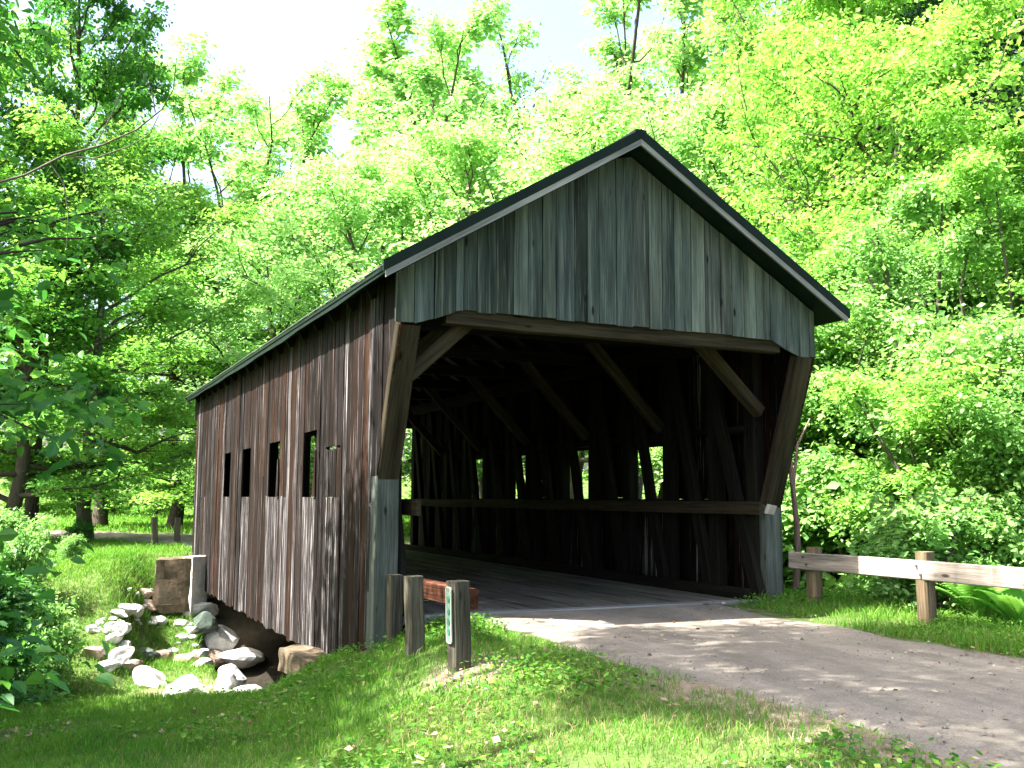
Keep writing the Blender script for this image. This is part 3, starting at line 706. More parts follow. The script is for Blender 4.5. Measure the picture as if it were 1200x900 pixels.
def grow(seed, H, R, base, n_limb, n_leaf, leaf, lmat, bmat, trunk_r=.16, e0=5, e1=65, prof='round', stems=1, subs=6, spread=.33,
         flat=.35, wide=False, droop=0.0, tilt=.5, aspect=.7, twig_show=True, lean=.3):
    rng = np.random.default_rng(seed); wd = Wood(); anchors = []; aw = []
    for st in range(stems):
        az = rng.uniform(0, 6.28); out = (0 if stems == 1 else rng.uniform(.12, .34))*H
        hh = H*rng.uniform(.85, 1.0) if stems > 1 else H
        t = np.linspace(0, 1, 12)
        wob = np.cumsum(rng.normal(0, .012*H, (12, 2)), 0)*.6; wob[0] = 0
        P = np.stack([np.cos(az)*out*t**1.4+wob[:, 0]+rng.normal(0, lean/10)*t*H*.1, np.sin(az)*out*t**1.4+wob[:, 1], t*hh*.97-(.25 if st == 0 else .2)*(t < .01)], 1)
        r0 = trunk_r*(1 if stems == 1 else .7); rad = r0*(1-t)**.8+.012; rad[0] *= 1.35
        wd.add(P, rad, 8)
        nl = max(3, n_limb//stems)
        for i in range(nl):
            f = (i+rng.uniform(.2, .8))/nl; tz = base+(1-base)*f*.97
            k_ = tz*11; i0 = int(min(10, k_)); p0 = P[i0]*(1-(k_-i0))+P[i0+1]*(k_-i0); rr0 = np.interp(tz, t, rad)
            pr = {'round': math.sin(math.pi*(.12+.80*f))**.8, 'cone': (1-f)*.92+.08, 'vase': .35+.65*f if f < .8 else 1.0-(f-.8)*2.5,
                  'wide': math.sin(math.pi*(.25+.67*f))}[prof]
            ln = R*pr*rng.uniform(.55, 1.2)/(1 if stems == 1 else 1.25)
            a = az+2.4*i+rng.normal(0, .35); el = math.radians(e0+(e1-e0)*f+rng.normal(0, 7))
            d = np.array([math.cos(a)*math.cos(el), math.sin(a)*math.cos(el), math.sin(el)])
            s6 = np.linspace(0, 1, 7)
            bend = np.cumsum(rng.normal(0, .035*ln, (7, 3)), 0); bend[0] = 0
            LP = p0+d[None]*ln*s6[:, None]+bend; LP[:, 2] += (s6**2)*ln*(.10-droop)
            wd.add(LP, np.maximum(.006, rr0*.5*(1-s6)**.9+.006), 5)
            for j in range(subs):
                sj = rng.uniform(.28, 1.0); q = LP[0]*0; kk = sj*6; j0 = int(min(5, kk)); q = LP[j0]*(1-(kk-j0))+LP[j0+1]*(kk-j0)
                a2 = a+rng.choice([-1, 1])*rng.uniform(.4, 1.15); l2 = ln*rng.uniform(.25, .5)*(1.15-.5*sj)+.12*R*.5
                e2 = el*.6+rng.normal(.05, .22)
                d2 = np.array([math.cos(a2)*math.cos(e2), math.sin(a2)*math.cos(e2), math.sin(e2)])
                s4 = np.linspace(0, 1, 4); SP = q+d2[None]*l2*s4[:, None]+np.cumsum(rng.normal(0, .03*l2, (4, 3)), 0); SP[:, 2] -= s4**2*l2*droop
                wd.add(SP, np.maximum(.003, rr0*.16*(1-s4)+.004), 3)
                for tt_ in (.25, .5, .75, 1.0):
                    anchors.append(SP[0]*(1-tt_)+SP[-1]*tt_+rng.normal(0, .05*l2, 3)); aw.append(l2)
    anchors = np.array(anchors); aw = np.array(aw); na = len(anchors)
    # clumps: every anchor carries a flattened spray of its own strength
    wgt = rng.gamma(.8, 1.0, na); wgt /= wgt.sum()
    idx = rng.choice(na, n_leaf, p=wgt); sp = (spread*aw.mean()*rng.uniform(.6, 1.3, na))[idx]
    pos = anchors[idx]+np.clip(rng.normal(0, 1, (n_leaf, 3)), -1.9, 1.9)*np.stack([sp, sp, sp*flat], 1)
    pos[:, 2] = np.maximum(pos[:, 2], .03)
    out = pos-anchors[idx]; rad_h = np.linalg.norm(out[:, :2], axis=1)
    pos[:, 2] -= (rad_h/(sp+1e-6))**2*sp*(.10+droop*.3)   # sprays arch over
    nrm = rng.normal(0, tilt, (n_leaf, 3)); nrm[:, 2] += 1.0; nrm += out*np.array([1, 1, 0])*.35/(sp[:, None]+1e-6)*.5
    nrm /= np.linalg.norm(nrm, axis=1)[:, None]
    dirv = rng.normal(0, 1, (n_leaf, 3))+out/(sp[:, None]+1e-6)*.8; dirv[:, 2] -= .5
    size = leaf*np.clip(rng.lognormal(-.05, .33, n_leaf), .4, 1.9)*(rng.uniform(.75, 1.25, na)[idx])
    c = np.clip(rng.random(na)[idx]*.75+.25*rng.random(n_leaf), 0, 1)
    lm = leaves_mesh('crown', pos, nrm, dirv, size, lmat, c, aspect, rng, wide)
    return wd.mesh('trunk', bmat), lm, H

def pine_mesh(seed, H, R, base, n_leaf, lmat, bmat):
    rng = np.random.default_rng(seed); wd = Wood(); an = []; ad = []
    t = np.linspace(0, 1, 10); P = np.stack([np.cumsum(rng.normal(0, .05, 10)), np.cumsum(rng.normal(0, .05, 10)), t*H], 1); P[:, :2] -= P[0, :2]
    wd.add(P, .20*(1-t)+.02, 8)
    n = 70
    for i in range(n):
        f = i/n; z = H*(.12+.86*f); p0 = np.array([np.interp(z, P[:, 2], P[:, 0]), np.interp(z, P[:, 2], P[:, 1]), z])
        dead = (z/H < base); ln = R*(1-f)**.75*rng.uniform(.6, 1.1)+.3
        if dead: ln *= rng.uniform(.25, .6)
        a = 2.4*i+rng.normal(0, .4); s = np.linspace(0, 1, 6); el = math.radians(-8+40*f+rng.normal(0, 6))
        LP = p0+np.stack([np.cos(a)*np.cos(el)*ln*s, np.sin(a)*np.cos(el)*ln*s, np.sin(el)*ln*s+.12*ln*s**2-.05*ln*s], 1)
        wd.add(LP, np.maximum(.006, .045*(1-f*.6)*(1-s)), 4)
        if dead: continue
        for q in range(9):
            u = rng.uniform(.25, 1.0); p = LP[0]*(1-u)+LP[-1]*u; side = rng.choice([-1, 1])*rng.uniform(0, .35)*ln*(1.1-u)
            an.append(p+np.array([-math.sin(a), math.cos(a), 0])*side+rng.normal(0, .05, 3)); ad.append([math.cos(a), math.sin(a), .25])
    an = np.array(an); ad = np.array(ad); idx = rng.integers(0, len(an), n_leaf)
    pos = an[idx]+rng.normal(0, 1, (n_leaf, 3))*np.array([.16, .16, .06])
    dirv = ad[idx]+rng.normal(0, .7, (n_leaf, 3)); nrm = rng.normal(0, .6, (n_leaf, 3)); nrm[:, 2] += .6; nrm /= np.linalg.norm(nrm, axis=1)[:, None]
    lm = leaves_mesh('crown', pos, nrm, dirv, .26*rng.uniform(.7, 1.3, n_leaf), lmat, rng.random(len(an))[idx], .16)
    return wd.mesh('trunk', bmat), lm, H

kinds = {}
def kind(name, *meshes): kinds[name] = meshes
kind('maple', grow(1, 10, 3.9, .14, 28, 52000, .090, M['lf_bright'], M['bark_grey'], .16, 0, 66, 'round', 1, 9, .27, .26, tilt=.45))
kind('maple_b', grow(2, 10, 4.2, .10, 26, 50000, .090, M['lf_bright'], M['bark_dark'], .16, -5, 62, 'wide', 1, 9, .26, .24, tilt=.45))
kind('maple_mid', grow(3, 10, 3.8, .10, 28, 46000, .105, M['lf_mid'], M['bark_dark'], .18, 0, 62, 'wide', 1, 9, .28, .26, tilt=.45))
kind('maple_dark', grow(4, 12, 3.2, .25, 28, 34000, .115, M['lf_deep'], M['bark_dark'], .18, 5, 68, 'round', 1, 8, .28, .32))
kind('airy', grow(5, 15, 2.9, .22, 34, 20000, .125, M['lf_pale'], M['bark_grey'], .13, 38, 78, 'round', 2, 7, .30, .42))
kind('airy_b', grow(6, 15, 3.2, .20, 36, 21000, .125, M['lf_pale'], M['bark_dark'], .12, 35, 78, 'vase', 3, 7, .30, .42))
kind('sparse', grow(7, 18, 2.6, .30, 30, 6500, .13, M['lf_pale'], M['bark_dark'], .15, 50, 80, 'round', 2, 6, .32, .6))
kind('shrub', grow(8, 4, 2.1, .08, 34, 44000, .064, M['lf_shrub'], M['bark_grey'], .05, 10, 75, 'wide', 6, 6, .40, .5, tilt=.65))
kind('shrub_b', grow(9, 4, 2.2, .05, 36, 44000, .068, M['lf_bright'], M['bark_grey'], .05, 5, 75, 'wide', 6, 6, .40, .45, tilt=.65))
kind('shrub_dark', grow(10, 2.2, 1.5, .02, 30, 16000, .085, M['lf_deep'], M['bark_dark'], .03, 5, 70, 'wide', 6, 6, .42, .5, tilt=.7))
kind('tall_shrub', grow(15, 7, 2.9, .05, 48, 66000, .068, M['lf_shrub'], M['bark_grey'], .06, 8, 75, 'wide', 7, 7, .27, .40, tilt=.65))
kind('tall_shrub_b', grow(16, 7, 3.0, .04, 48, 66000, .070, M['lf_bright'], M['bark_grey'], .06, 5, 75, 'wide', 7, 7, .27, .38, tilt=.65))
kind('shrub_low', grow(12, 1.6, 1.3, .02, 30, 13000, .075, M['lf_shrub'], M['bark_grey'], .025, 5, 70, 'wide', 6, 6, .42, .5, tilt=.7))
kind('light', grow(13, 10, 3.9, .14, 24, 30000, .100, M['lf_pale'], M['bark_grey'], .14, 8, 68, 'wide', 1, 8, .28, .34))
kind('tall', grow(14, 20, 4.0, .6, 26, 24000, .17, M['lf_mid'], M['bark_dark'], .22, 10, 65, 'round', 1, 7, .45, .35))
kind('pine', pine_mesh(11, 18, 3.2, .34, 30000, M['lf_pine'], M['bark_dark']))

used = set()
def plant(kd, x, y, h, rz, label, name, cat, group=None, wide=1.0, z=None):
    tm, lm, H = kinds[kd][0]; s = h/H
    zz = float(hgt(x, y)) if z is None else z
    o = empty(name, (x, y, zz), rz); o.scale = (s*wide, s*wide, s)
    a = link('trunk' if 'shrub' not in kd else 'stems', tm, o); b = link('crown' if 'shrub' not in kd else 'foliage', lm, o)
    return tag(o, label, cat, group)
def plant_px(kd, px, D, top, rz, label, name='tree', cat='tree', group=None, wide=1.0):
    x, y = spot(px, D); z0 = float(hgt(x, y))
    # height so that the top meets the photograph's top line at that distance
    p = CAM+(_fw+_r2*(px-600)/FPX+_u2*(450-top)/FPX)*D
    return plant(kd, x, y, max(.5, float(p[2])-z0), rz, label, name, cat, group, wide)

# trees on the left bank
plant_px('maple_dark', 38, 31, -110, .4, 'tall dark green tree at the upper left edge against the white sky', 'broadleaf_tree', 'tree', None, .68)
plant_px('maple', 105, 31, 195, 1.0, 'bright bushy maple below the tall dark tree at left', 'maple_tree', 'tree', None, 1.15)
plant_px('maple_mid', 10, 29, 230, 2.2, 'mid green maple filling the left edge above the dark bushes', 'maple_tree', 'tree', None, 1.2)
plant_px('maple_mid', 205, 44, 300, 4.0, 'mid green maple by the far road just left of the eave tip', 'maple_tree', 'tree', None, 1.3)
plant_px('maple_dark', 120, 44, 130, 2.0, 'dark maple deep behind the bright bushy maple', 'maple_tree', 'tree')
plant_px('maple', -50, 31, 60, 3.0, 'bright maple half outside the left picture edge', 'maple_tree', 'tree')
plant_px('maple_b', 262, 46, 250, .3, 'light green maple directly above the far end of the eave', 'maple_tree', 'tree', None, 1.2)
# feathery trees behind the roof
GA = 'feathery trees beyond the bridge roof'
for px, D, top, rz, kd, wdt, lb in (
    (235, 52, 85, .2, 'airy', 1.3, 'feathery yellow green tree leftmost under the open sky'),
    (300, 47, 70, 1.1, 'airy_b', 1.25, 'feathery forked tree above the left slope, with dark stems near the gap in the leaves'),
    (352, 58, 40, 2.0, 'airy', 1.5, 'feathery tree second row, under the brightest patch of sky'),
    (398, 43, -10, 2.9, 'airy_b', 1.2, 'tallest feathery tree above the left roof slope with a dark upright stem'),
    (455, 52, 30, 3.7, 'airy', 1.4, 'feathery tree right of the tallest one, top fading in the sky'),
    (515, 45, 80, 4.4, 'airy_b', 1.3, 'feathery lower tree over the middle of the left roof slope'),
    (575, 55, 45, 5.1, 'airy', 1.4, 'feathery tree between the roof middle and the bare-stemmed trees'),
    (622, 46, 20, 5.8, 'airy_b', 1.2, 'feathery tree just left of the gable peak'),
    (818, 48, 40, .9, 'airy', 1.0, 'feathery twiggy tree right of the gable peak'),
    (872, 46, -40, 1.7, 'airy', 1.0, 'feathery pale tree above the right roof slope')):
    plant_px(kd, px, D, top, rz, lb, 'feathery_tree', 'tree', GA, wdt)
plant_px('sparse', 706, 46, -90, .4, 'sparse tree with bare dark stems above the left of the gable peak', 'sparse_tree', 'tree', 'sparse trees behind the gable')
plant_px('sparse', 765, 43, -120, 2.5, 'sparse tree with two bare dark stems right behind the gable peak', 'sparse_tree', 'tree', 'sparse trees behind the gable')
plant_px('airy', 655, 58, 5, 3.1, 'feathery tree behind the bare-stemmed ones, left of the gable peak', 'feathery_tree', 'tree', GA, 1.2)
plant_px('airy_b', 700, 52, -25, 2.2, 'feathery tree filling the sky just right of the bare-stemmed tree', 'feathery_tree', 'tree', GA, 1.1)
plant_px('airy', 790, 50, -50, .2, 'feathery tree filling the sky to the right of the gable peak, behind the twiggy one', 'feathery_tree', 'tree', GA, 1.1)
plant_px('airy', 742, 60, -20, 1.2, 'feathery tree farthest back straight above the gable peak', 'feathery_tree', 'tree', GA, 1.2)
plant_px('sparse', 680, 60, -20, 4.0, 'thin sparse tree farther back left of the gable peak', 'sparse_tree', 'tree', 'sparse trees behind the gable')
GM = 'maples just behind the bridge roof'
for px, D, top, rz, lb in ((330, 38, 255, .5, 'light maple low over the far part of the left eave'), (430, 37, 200, 1.4, 'light maple low behind the middle of the left roof slope'),
                           (540, 38, 170, 2.6, 'light maple behind the roof halfway to the peak'), (650, 36, 130, 3.4, 'light maple close behind the roof left of the peak'),
                           (840, 34, 120, 4.8, 'light maple close behind the right roof slope')):
    plant_px('light', px, D, top, rz, lb, 'maple_tree', 'tree', GM, 1.15)
# right side
plant_px('maple', 985, 33, -90, 1.2, 'large bright maple right of the gable reaching out of the top of the picture', 'maple_tree', 'tree', None, .72)
plant_px('maple_b', 1010, 27, -60, 2.6, 'large bright maple with dark level limbs at upper right', 'maple_tree', 'tree', None, .75)
plant_px('maple', 1065, 24, 60, 4.1, 'bright layered maple in front of the pines at right', 'maple_tree', 'tree', None, .85)
plant_px('maple_b', 1215, 22, 170, 5.3, 'bright maple at the right edge in front of the pine trunks', 'maple_tree', 'tree', None, 1.1)
plant_px('pine', 1122, 27, -330, .3, 'dark pine with bare lower trunk at the upper right corner', 'pine_tree', 'tree', 'dark pines at the upper right')
plant_px('pine', 1172, 29, -300, 1.3, 'dark pine outermost at the right picture edge', 'pine_tree', 'tree', 'dark pines at the upper right')
plant_px('pine', 1050, 38, -280, 2.3, 'dark pine deep behind the layered maple', 'pine_tree', 'tree', 'dark pines at the upper right')
plant_px('maple_mid', 960, 38, 40, 3.3, 'mid green maple in the shade behind the bright right-hand maples', 'maple_tree', 'tree', None, 1.3)
plant_px('maple_mid', 1150, 42, 60, 1.3, 'mid green maple farthest back between the pines', 'maple_tree', 'tree', None, 1.3)
GS = 'shrubs on the right bank'
for px, D, top, rz, kd, wdt, lb in (
    (945, 21, 330, .3, 'tall_shrub_b', 1.05, 'tall bright shrub showing past the right roof tip'),
    (1015, 20.5, 290, 1.2, 'tall_shrub', 1.2, 'tall grey green shrub right of the roof tip'),
    (1095, 19.5, 245, 2.1, 'tall_shrub', 1.05, 'tallest grey green shrub in the middle of the right bank'),
    (1175, 18.5, 225, 3.0, 'tall_shrub_b', 1.05, 'tall bright shrub near the right picture edge'),
    (1245, 17, 250, 3.4, 'tall_shrub', 1.05, 'tall grey green shrub cut by the right picture edge'),
    (960, 21.5, 440, 3.9, 'shrub_b', 1.1, 'bright shrub hanging beside the right portal post'),
    (1030, 19, 430, 4.8, 'shrub', 1.1, 'grey green shrub behind the shaded end of the right guard rail'),
    (1110, 15.6, 420, 5.7, 'shrub_b', 1.1, 'bright shrub behind the middle of the right guard rail'),
    (1180, 15.6, 380, .8, 'shrub', 1.1, 'grey green shrub above the ferns at right'),
    (1250, 14.6, 420, 1.9, 'shrub', 1.1, 'shrub beyond the ferns outside the right edge'),
    (1000, 18.5, 575, 2.2, 'shrub_low', 1.2, 'low shrub leaning on the left end of the right guard rail'),
    (1085, 13.9, 600, 3.2, 'shrub_low', 1.2, 'low shrub behind the second post of the right guard rail'),
    (930, 23, 440, 5.2, 'shrub', 1.0, 'shrub in the narrow gap right behind the leaning right post')):
    plant_px(kd, px, D, top, rz, lb, 'shrub', 'shrub', GS, wdt)
# shrubs and bushes left
for px, D, bt, rz, kd, wdt, lb in (
    (-45, 12.6, 665, .3, 'shrub_dark', 1.25, 'dark bush at the lower left edge beside the lawn'),
    (-8, 14.6, 715, 1.3, 'shrub_dark', .9, 'dark bush spreading toward the brown half-buried rock'),
    (-110, 16.5, 640, 2.3, 'shrub_dark', 1.2, 'dark bush behind the lower left one, under the low branches'),
    (30, 20, 635, 3.3, 'shrub_low', .7, 'silvery green bush in the sun on the creek bank'),
    (88, 23, 645, 4.0, 'shrub_low', 1.0, 'pale low bush above the white stones'),
    (98, 29, 612, 5.0, 'shrub_dark', 1.1, 'dark round bush at the bend of the far road'),
    (10, 24, 608, 5.6, 'shrub_low', 1.3, 'leafy bush under the left maples'),
    (62, 17.5, 715, 0.9, 'shrub_low', .8, 'small green bush low on the creek bank next to the rocks')):
    plant_px(kd, px, D, bt, rz, lb, 'bush', 'bush', 'bushes on the left bank', wdt)
GF = 'shrubs beyond the far road'
for i, (px, D, top) in enumerate(((185, 62, 548), (225, 58, 535), (262, 55, 545), (135, 64, 560), (90, 66, 545), (40, 60, 540))):
    plant_px('shrub_b', px, D, top, i*1.1, ['pale round shrub beyond the far road, behind the leaning post', 'pale shrub beyond the far road touching the bridge corner', 'pale shrub hidden mostly by the far bridge corner',
             'pale shrub beyond the far road under the hanging leaves', 'pale shrub beyond the bend of the far road', 'pale shrub beyond the road at the far left'][i], 'shrub', 'shrub', GF, 1.7)

# the near tree whose low branches hang into the picture at left, and the trees that shade the road
near = grow(21, 9.6, 4.0, .17, 26, 15000, .14, M['lf_deep'], M['bark_dark'], .20, -6, 62, 'wide', 1, 8, .42, .35, True, .10, .55, .62)
kinds['near'] = (near,)
plant('near', -6.3, .55, 9.6, .6, 'near dark-leaved tree whose low branches hang in from the left edge', 'broadleaf_tree', 'tree')
over = grow(22, 10.5, 3.5, .26, 24, 4800, .13, M['lf_mid'], M['bark_dark'], .18, 0, 62, 'wide', 1, 8, .40, .35, True, .08, .55, .62)
kinds['over'] = (over,)
plant('over', -7.7, -5.9, 9.0, 2.2, 'tree leaning in at the top left corner with large sunlit leaves', 'broadleaf_tree', 'tree')
for i, (y, rz) in enumerate(((-2.3, 3.0), (-4.3, 1.0), (-6.5, 4.4), (-8.7, 2.0))):
    plant('tall', -5.3-.2*(i % 2), y, 16.0, rz, 'tall-stemmed maple standing off to the left whose shade crosses the road', 'maple_tree', 'tree', 'shade trees left of the road', .58)
plant('tall', -12.8, -.2, 15.0, 5.0, 'shorter tall-stemmed maple off to the left behind the dark-leaved tree, shading the lawn', 'maple_tree', 'tree', 'shade trees left of the road', .95)

plant('maple_mid', -12.4, 3.6, 10.0, 4.0, 'round maple off to the left above the creek, its shade on the dark bushes', 'maple_tree', 'tree', None, .8)
# bare dead branch at the upper left
wd = Wood(); rng = np.random.default_rng(5)
def br(pts_px, D, r0):
    P = np.array([CAM+(_fw+_r2*(x-600)/FPX-_u2*(y-450)/FPX)*D for x, y in pts_px]); wd.add(P, np.linspace(r0, .003, len(P)), 5)
br([(-30, 222), (30, 205), (75, 182), (120, 170), (160, 152), (190, 128), (203, 105), (207, 68)], 7.5, .011)
br([(75, 182), (110, 186), (150, 172), (175, 158), (186, 135)], 7.5, .006)
br([(182, 132), (178, 105), (166, 84)], 7.5, .005)
br([(58, 190), (75, 215), (80, 250), (78, 292)], 7.5, .006)
br([(110, 173), (128, 140), (140, 112)], 7.5, .004)
o = link('bare_branch', wd.mesh('bare_branch', M['bark_grey'])); tag(o, 'bare curved dead branch reaching out under the white sky at upper left', 'branch')
# slender pinkish trunk beside the portal
wd = Wood(); t = np.linspace(0, 1, 9); bx, by = 6.72, .9
wd.add(np.stack([bx+.05*np.sin(t*5)+t*.1, by+.04*np.cos(t*7), -.6+t*3.1], 1), .06*(1-.5*t), 7)
wd.add(np.array([(bx+.06, by, 1.6), (bx+.25, by+.1, 2.2), (bx+.5, by+.1, 2.6)]), [.03, .02, .01], 5)
o = link('dead_trunk', wd.mesh('dead_trunk', M['bark_pink'])); tag(o, 'slender pinkish dead trunk standing close behind the right portal post', 'tree trunk')
# stems of the undergrowth at right
wd = Wood(); t = np.linspace(0, 1, 6)
for q, (px, py, D, ln, a) in enumerate(((1022, 500, 15.2, .9, 2.3), (1010, 470, 15.6, .5, .9), (1040, 520, 15.4, .6, .4))):
    p = CAM+(_fw+_r2*(px-600)/FPX-_u2*(py-450)/FPX)*D
    wd.add(p+np.stack([np.cos(a)*ln*t*_r[0], np.cos(a)*ln*t*_r[1], np.sin(a)*ln*t+.05*np.sin(t*6)], 1), .018*(1-.7*t), 5)

# ferns behind the right guard rail
def fern(seed, nf, ln):
    rng = np.random.default_rng(seed); V = []; Q = []; T = []; n = 0; cs = []
    for f in range(nf):
        a = 6.283*f/nf+rng.normal(0, .2); L = ln*rng.uniform(.75, 1.1); el = math.radians(rng.uniform(52, 78)); m_ = 26
        s = np.linspace(0, 1, m_); h = np.array([math.cos(a), math.sin(a)])
        ang = el-1.25*s**1.6; dx = np.cumsum(np.cos(ang))*L/m_; dz = np.cumsum(np.sin(ang))*L/m_
        P = np.stack([h[0]*dx, h[1]*dx, dz], 1); side = np.array([-h[1], h[0], 0]); c = rng.random()
        for i in range(2, m_):
            wv = L*.20*math.sin(math.pi*min(1, .12+.88*s[i]))**.8*(1-.35*s[i]); tang = P[min(i+1, m_-1)]-P[i-1]; tang /= np.linalg.norm(tang)+1e-9
            for sg in (-1, 1):
                d = side*sg+tang*.35; b = tang*L*.020; tip = P[i]+d*wv+np.array([0, 0, -.12*wv])
                V += [P[i]-b, P[i]+d*wv*.5-b*1.0, tip, P[i]+d*wv*.5+b*1.2, P[i]+b]
                V = V; Q.append((n, n+1, n+3, n+4)); T.append((n+1, n+2, n+3)); n += 5; cs += [c]*5
        for i in range(m_-1):
            b = side*.004; V += [P[i]-b, P[i]+b, P[i+1]+b, P[i+1]-b]; Q.append((n, n+1, n+2, n+3)); n += 4; cs += [c]*4
    return mesh_from('fern', V, Q, T, M['lf_fern'], False, {'c': ('FLOAT', cs)})
fm = [fern(1, 12, 1.15), fern(2, 10, .95)]
for i, (px, D, lb, sc) in enumerate(((1142, 12.6, 'large fern with upright fronds behind the right guard rail', 1.0), (1188, 12.0, 'fern at the right picture edge beside the large one', 1.0),
                                 (1165, 13.0, 'smaller fern between and behind the two front ferns', .9), (1215, 12.8, 'fern just outside the right edge behind the guard rail', 1.0))):
    x, y = spot(px, D); x = max(x, 6.35); o = link('fern', fm[i % 2]); o.location = (x, y, float(hgt(x, y))-.02); o.rotation_euler = (0, 0, i*1.7); o.scale = (sc,)*3
    tag(o, lb, 'fern', 'ferns behind the right guard rail')

# ------------------------------------------------------------------ far wood closing the view (one mass)
rng = np.random.default_rng(99)
def forest(n_cl, per, name):
    ang = rng.uniform(math.radians(-28), math.radians(62), n_cl); D = rng.uniform(66, 92, n_cl)
    X = CAM[0]+np.sin(ang)*D; Y = CAM[1]+np.cos(ang)*D; g = hgt(X, Y)
    top = 9+7*vnoise(ang*9, D*.05, 4)+4*ss(.45, .9, ang)
    Z = g+top*rng.random(n_cl)**.8
    idx = np.repeat(np.arange(n_cl), per); k_ = len(idx)
    pos = np.stack([X, Y, Z], 1)[idx]+rng.normal(0, 1, (k_, 3))*np.array([.9, .9, .38])
    pos[:, 2] = np.maximum(pos[:, 2], g[idx]+.1)
    nrm = rng.normal(0, .5, (k_, 3)); nrm[:, 2] += 1; nrm /= np.linalg.norm(nrm, axis=1)[:, None]
    return leaves_mesh(name, pos, nrm, rng.normal(0, 1, (k_, 3)), .42*rng.uniform(.6, 1.3, k_), M['lf_bright'], rng.random(n_cl)[idx], .75)
tag(link('far_wood', forest(2600, 26, 'far_wood')), 'mass of sunlit woodland closing the view far behind the bridge', 'woodland', None, 'stuff')

# ------------------------------------------------------------------ grass, weeds, litter
def on_road(X, Y):
    r = (X > 1.1+.50*ss(-1, -7, Y)+.5*(fbm(Y*2.3, X*2.0, 5)-.5)) & (X < 4.95) & (Y < .1)
    b = (X > -.12) & (X < 5.92) & (Y > -.05) & (Y < 15.3)
    fx = np.array([2.9, 2.6, 1.2, -3, -10, -22, -60]); fy = np.array([15.25, 18.5, 23, 28.5, 33, 37, 44])
    f = np.zeros(X.shape, bool)
    for i in range(6):
        dx, dy = fx[i+1]-fx[i], fy[i+1]-fy[i]; t = np.clip(((X-fx[i])*dx+(Y-fy[i])*dy)/(dx*dx+dy*dy), 0, 1)
        f |= np.hypot(X-fx[i]-t*dx, Y-fy[i]-t*dy) < 2.75
    return r | b | f
def blades(name, boxes, seed, label, mat='grass'):
    rng = np.random.default_rng(seed); Vs = []; cs = []
    for (x0, x1, y0, y1, dens, hmin, hmax, wid, patch) in boxes:
        n = int((x1-x0)*(y1-y0)*dens); X = rng.uniform(x0, x1, n); Y = rng.uniform(y0, y1, n)
        den = fbm(X*.9, Y*.9, 31)*.7+fbm(X*3.5, Y*3.5, 37)*.3
        keep = ~on_road(X, Y) & (rng.random(n) < np.clip((den-patch)*5, .0, 1)*np.clip(1.25-bareness(X, Y)*1.5, .06, 1))
        fr = ((X-2.2)**2+(Y-20)**2 > 0); X = X[keep & fr]; Y = Y[keep & fr]; d2 = den[keep & fr]; n = len(X); Z = hgt(X, Y)-.01
        h = rng.uniform(hmin, hmax, n)*(.55+.9*fbm(X*1.3+9, Y*1.3, 41)); a = rng.uniform(0, 6.283, n); ln = rng.normal(0, .45, (n, 2))
        wv = np.stack([np.cos(a), np.sin(a), np.zeros(n)], 1)*(wid*rng.uniform(.6, 1.3, n))[:, None]
        B = np.stack([X, Y, Z], 1); mid = B+np.stack([ln[:, 0]*h*.35, ln[:, 1]*h*.35, h*.6], 1); tip = B+np.stack([ln[:, 0]*h, ln[:, 1]*h, h*.95], 1)
        Vs.append(np.stack([B-wv*.5, B+wv*.5, mid+wv*.4, mid-wv*.4, tip], 1).reshape(-1, 3))
        cs.append(np.repeat(np.clip(.15+.85*(fbm(X*1.1, Y*1.1, 51)*.6+rng.random(n)*.4), 0, 1), 5))
    V = np.concatenate(Vs); n = len(V)//5; i = np.arange(n)*5
    me = mesh_from(name, V, np.stack([i, i+1, i+2, i+3], 1), np.stack([i+3, i+2, i+4], 1), M[mat], False, {'c': ('FLOAT', np.concatenate(cs))})
    return tag(link(name, me), label, 'grass', None, 'stuff')
blades('grass', [(-6.5, 1.95, -9.0, -3.2, 2500, .03, .085, .006, .16), (-6.5, 1.5, -3.2, 3.6, 2000, .04, .11, .007, .20), (-1.5, .6, -3.4, 1.5, 500, .08, .2, .008, .42),
                 (4.75, 9, -8, .4, 1500, .05, .13, .008, .24), (4.9, 9, -5, .3, 250, .10, .24, .010, .35), (5.95, 12, .3, 5, 250, .08, .22, .012, .3),
                 (-12, -.2, 3.4, 14.6, 650, .06, .17, .012, .18), (-14, 3, 12, 24, 380, .07, .18, .014, .2),
                 (-40, 30, 24, 75, 22, .12, .32, .06, .2)], 5, 'short bright green grass on the banks and verges')
M['dry'] = leaf_mat('dry grass', (.20, .15, .08), (.30, .24, .13), (.42, .35, .21), .35, .01)
blades('dry_grass', [(-.8, 1.9, -9, -3.0, 800, .03, .09, .006, .34), (-3, .9, -4.0, -.5, 130, .04, .14, .006, .40), (4.8, 7.5, -7, -.5, 160, .05, .16, .007, .42), (-5, -.5, 3, 13, 60, .08, .2, .010, .40)], 15, 'dry tan grass stems thinning out toward the road', 'dry')
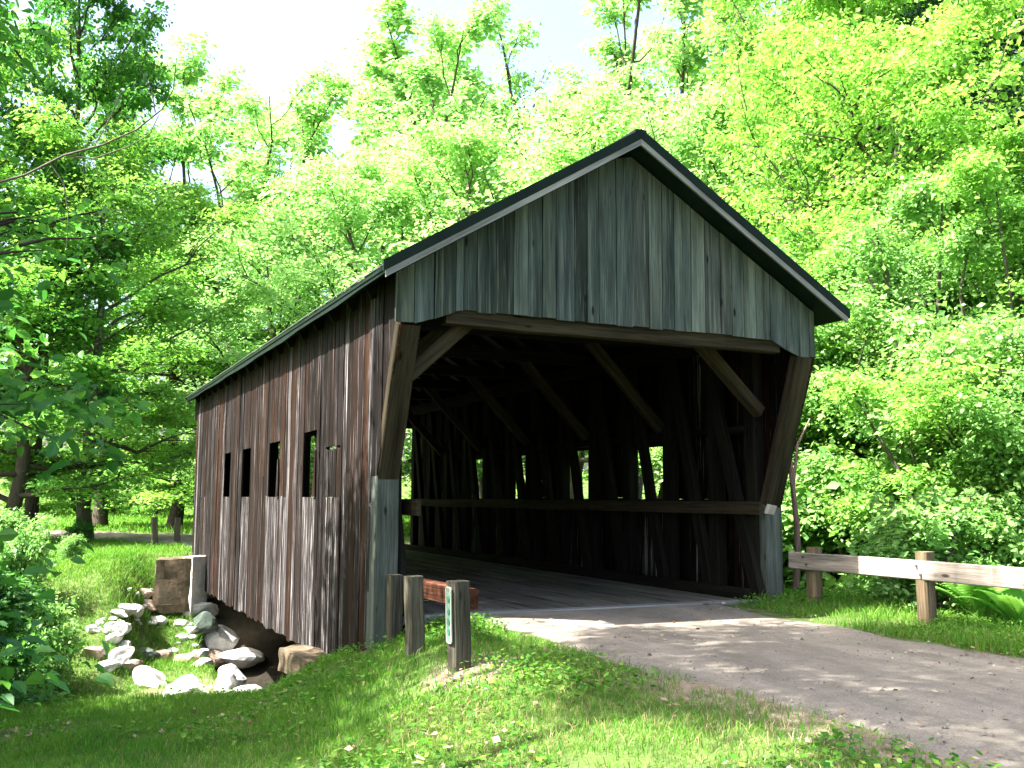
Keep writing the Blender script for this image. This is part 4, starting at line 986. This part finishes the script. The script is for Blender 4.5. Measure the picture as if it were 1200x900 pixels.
def scatter_leaves(name, boxes, seed, size, mat, label, cat, up=.02):
    rng = np.random.default_rng(seed); ps = []
    for x0, x1, y0, y1, dens, thr in boxes:
        n = int((x1-x0)*(y1-y0)*dens); X = rng.uniform(x0, x1, n); Y = rng.uniform(y0, y1, n); kp = (fbm(X*.7+3, Y*.7, 61) > thr)
        if name != 'leaf_litter': kp &= ~on_road(X, Y)
        else: kp &= ~((X > -.1) & (Y > 0))
        X, Y = X[kp], Y[kp]; ps.append(np.stack([X, Y, hgt(X, Y)+.03+rng.random(len(X))*up], 1))
    P = np.concatenate(ps); n = len(P); nr = rng.normal(0, .35, (n, 3)); nr[:, 2] += 1; nr /= np.linalg.norm(nr, axis=1)[:, None]
    me = leaves_mesh(name, P, nr, rng.normal(0, 1, (n, 3)), size*rng.uniform(.5, 1.3, n), mat, rng.random(n), .75)
    return tag(link(name, me), label, cat, None, 'stuff')
scatter_leaves('weeds', [(-6.5, 1.4, -9, 3.2, 300, .5), (4.8, 8.5, -7.5, .4, 320, .42), (-9, -.4, 4, 13, 60, .45), (.2, 1.3, -4.2, -.2, 500, .4)], 6, .05, M['grass'], 'low broad-leaved weeds and clover among the grass', 'weeds', .10)
scatter_leaves('leaf_litter', [(-6, 1.8, -9, 2, 26, .45), (4.6, 7.5, -8, 0, 40, .42), (1.2, 4.8, -9, -1, 5, .45)], 8, .06, M['litter'], 'brown dead leaves scattered over the verge and lawn', 'leaf litter', .012)

rng = np.random.default_rng(17)
n = 5200; X = rng.uniform(.9, 5.2, n); Y = rng.uniform(-10, -.3, n); kp = (np.abs(X-3)*.42+rng.random(n)*.9 > .85); X, Y = X[kp], Y[kp]; n = len(X)
sz = rng.gamma(1.5, .0032, n)+.003; base = np.stack([X, Y, hgt(X, Y)+.026], 1)
octa = np.array([(1, 0, 0), (0, 1, 0), (-1, 0, 0), (0, -1, 0), (0, 0, .7), (0, 0, -.5)])
Vp = (base[:, None]+octa[None]*sz[:, None, None]*rng.uniform(.6, 1.4, (n, 6, 1))).reshape(-1, 3); i = np.arange(n)*6
Tp = np.concatenate([np.stack([i+a, i+(a+1) % 4, i+4], 1) for a in range(4)])
k = N('gravel chips'); geo = k.n('ShaderNodeNewGeometry'); k.bsdf(k.ramp(geo.outputs['Random Per Island'], [(.1, (.06, .055, .05)), (.6, (.14, .125, .11)), (.95, (.27, .25, .22))]), .9); M['chips'] = k.m
tag(link('gravel', mesh_from('gravel', Vp, None, Tp, M['chips'])), 'loose gravel chips along the road', 'gravel', None, 'stuff')
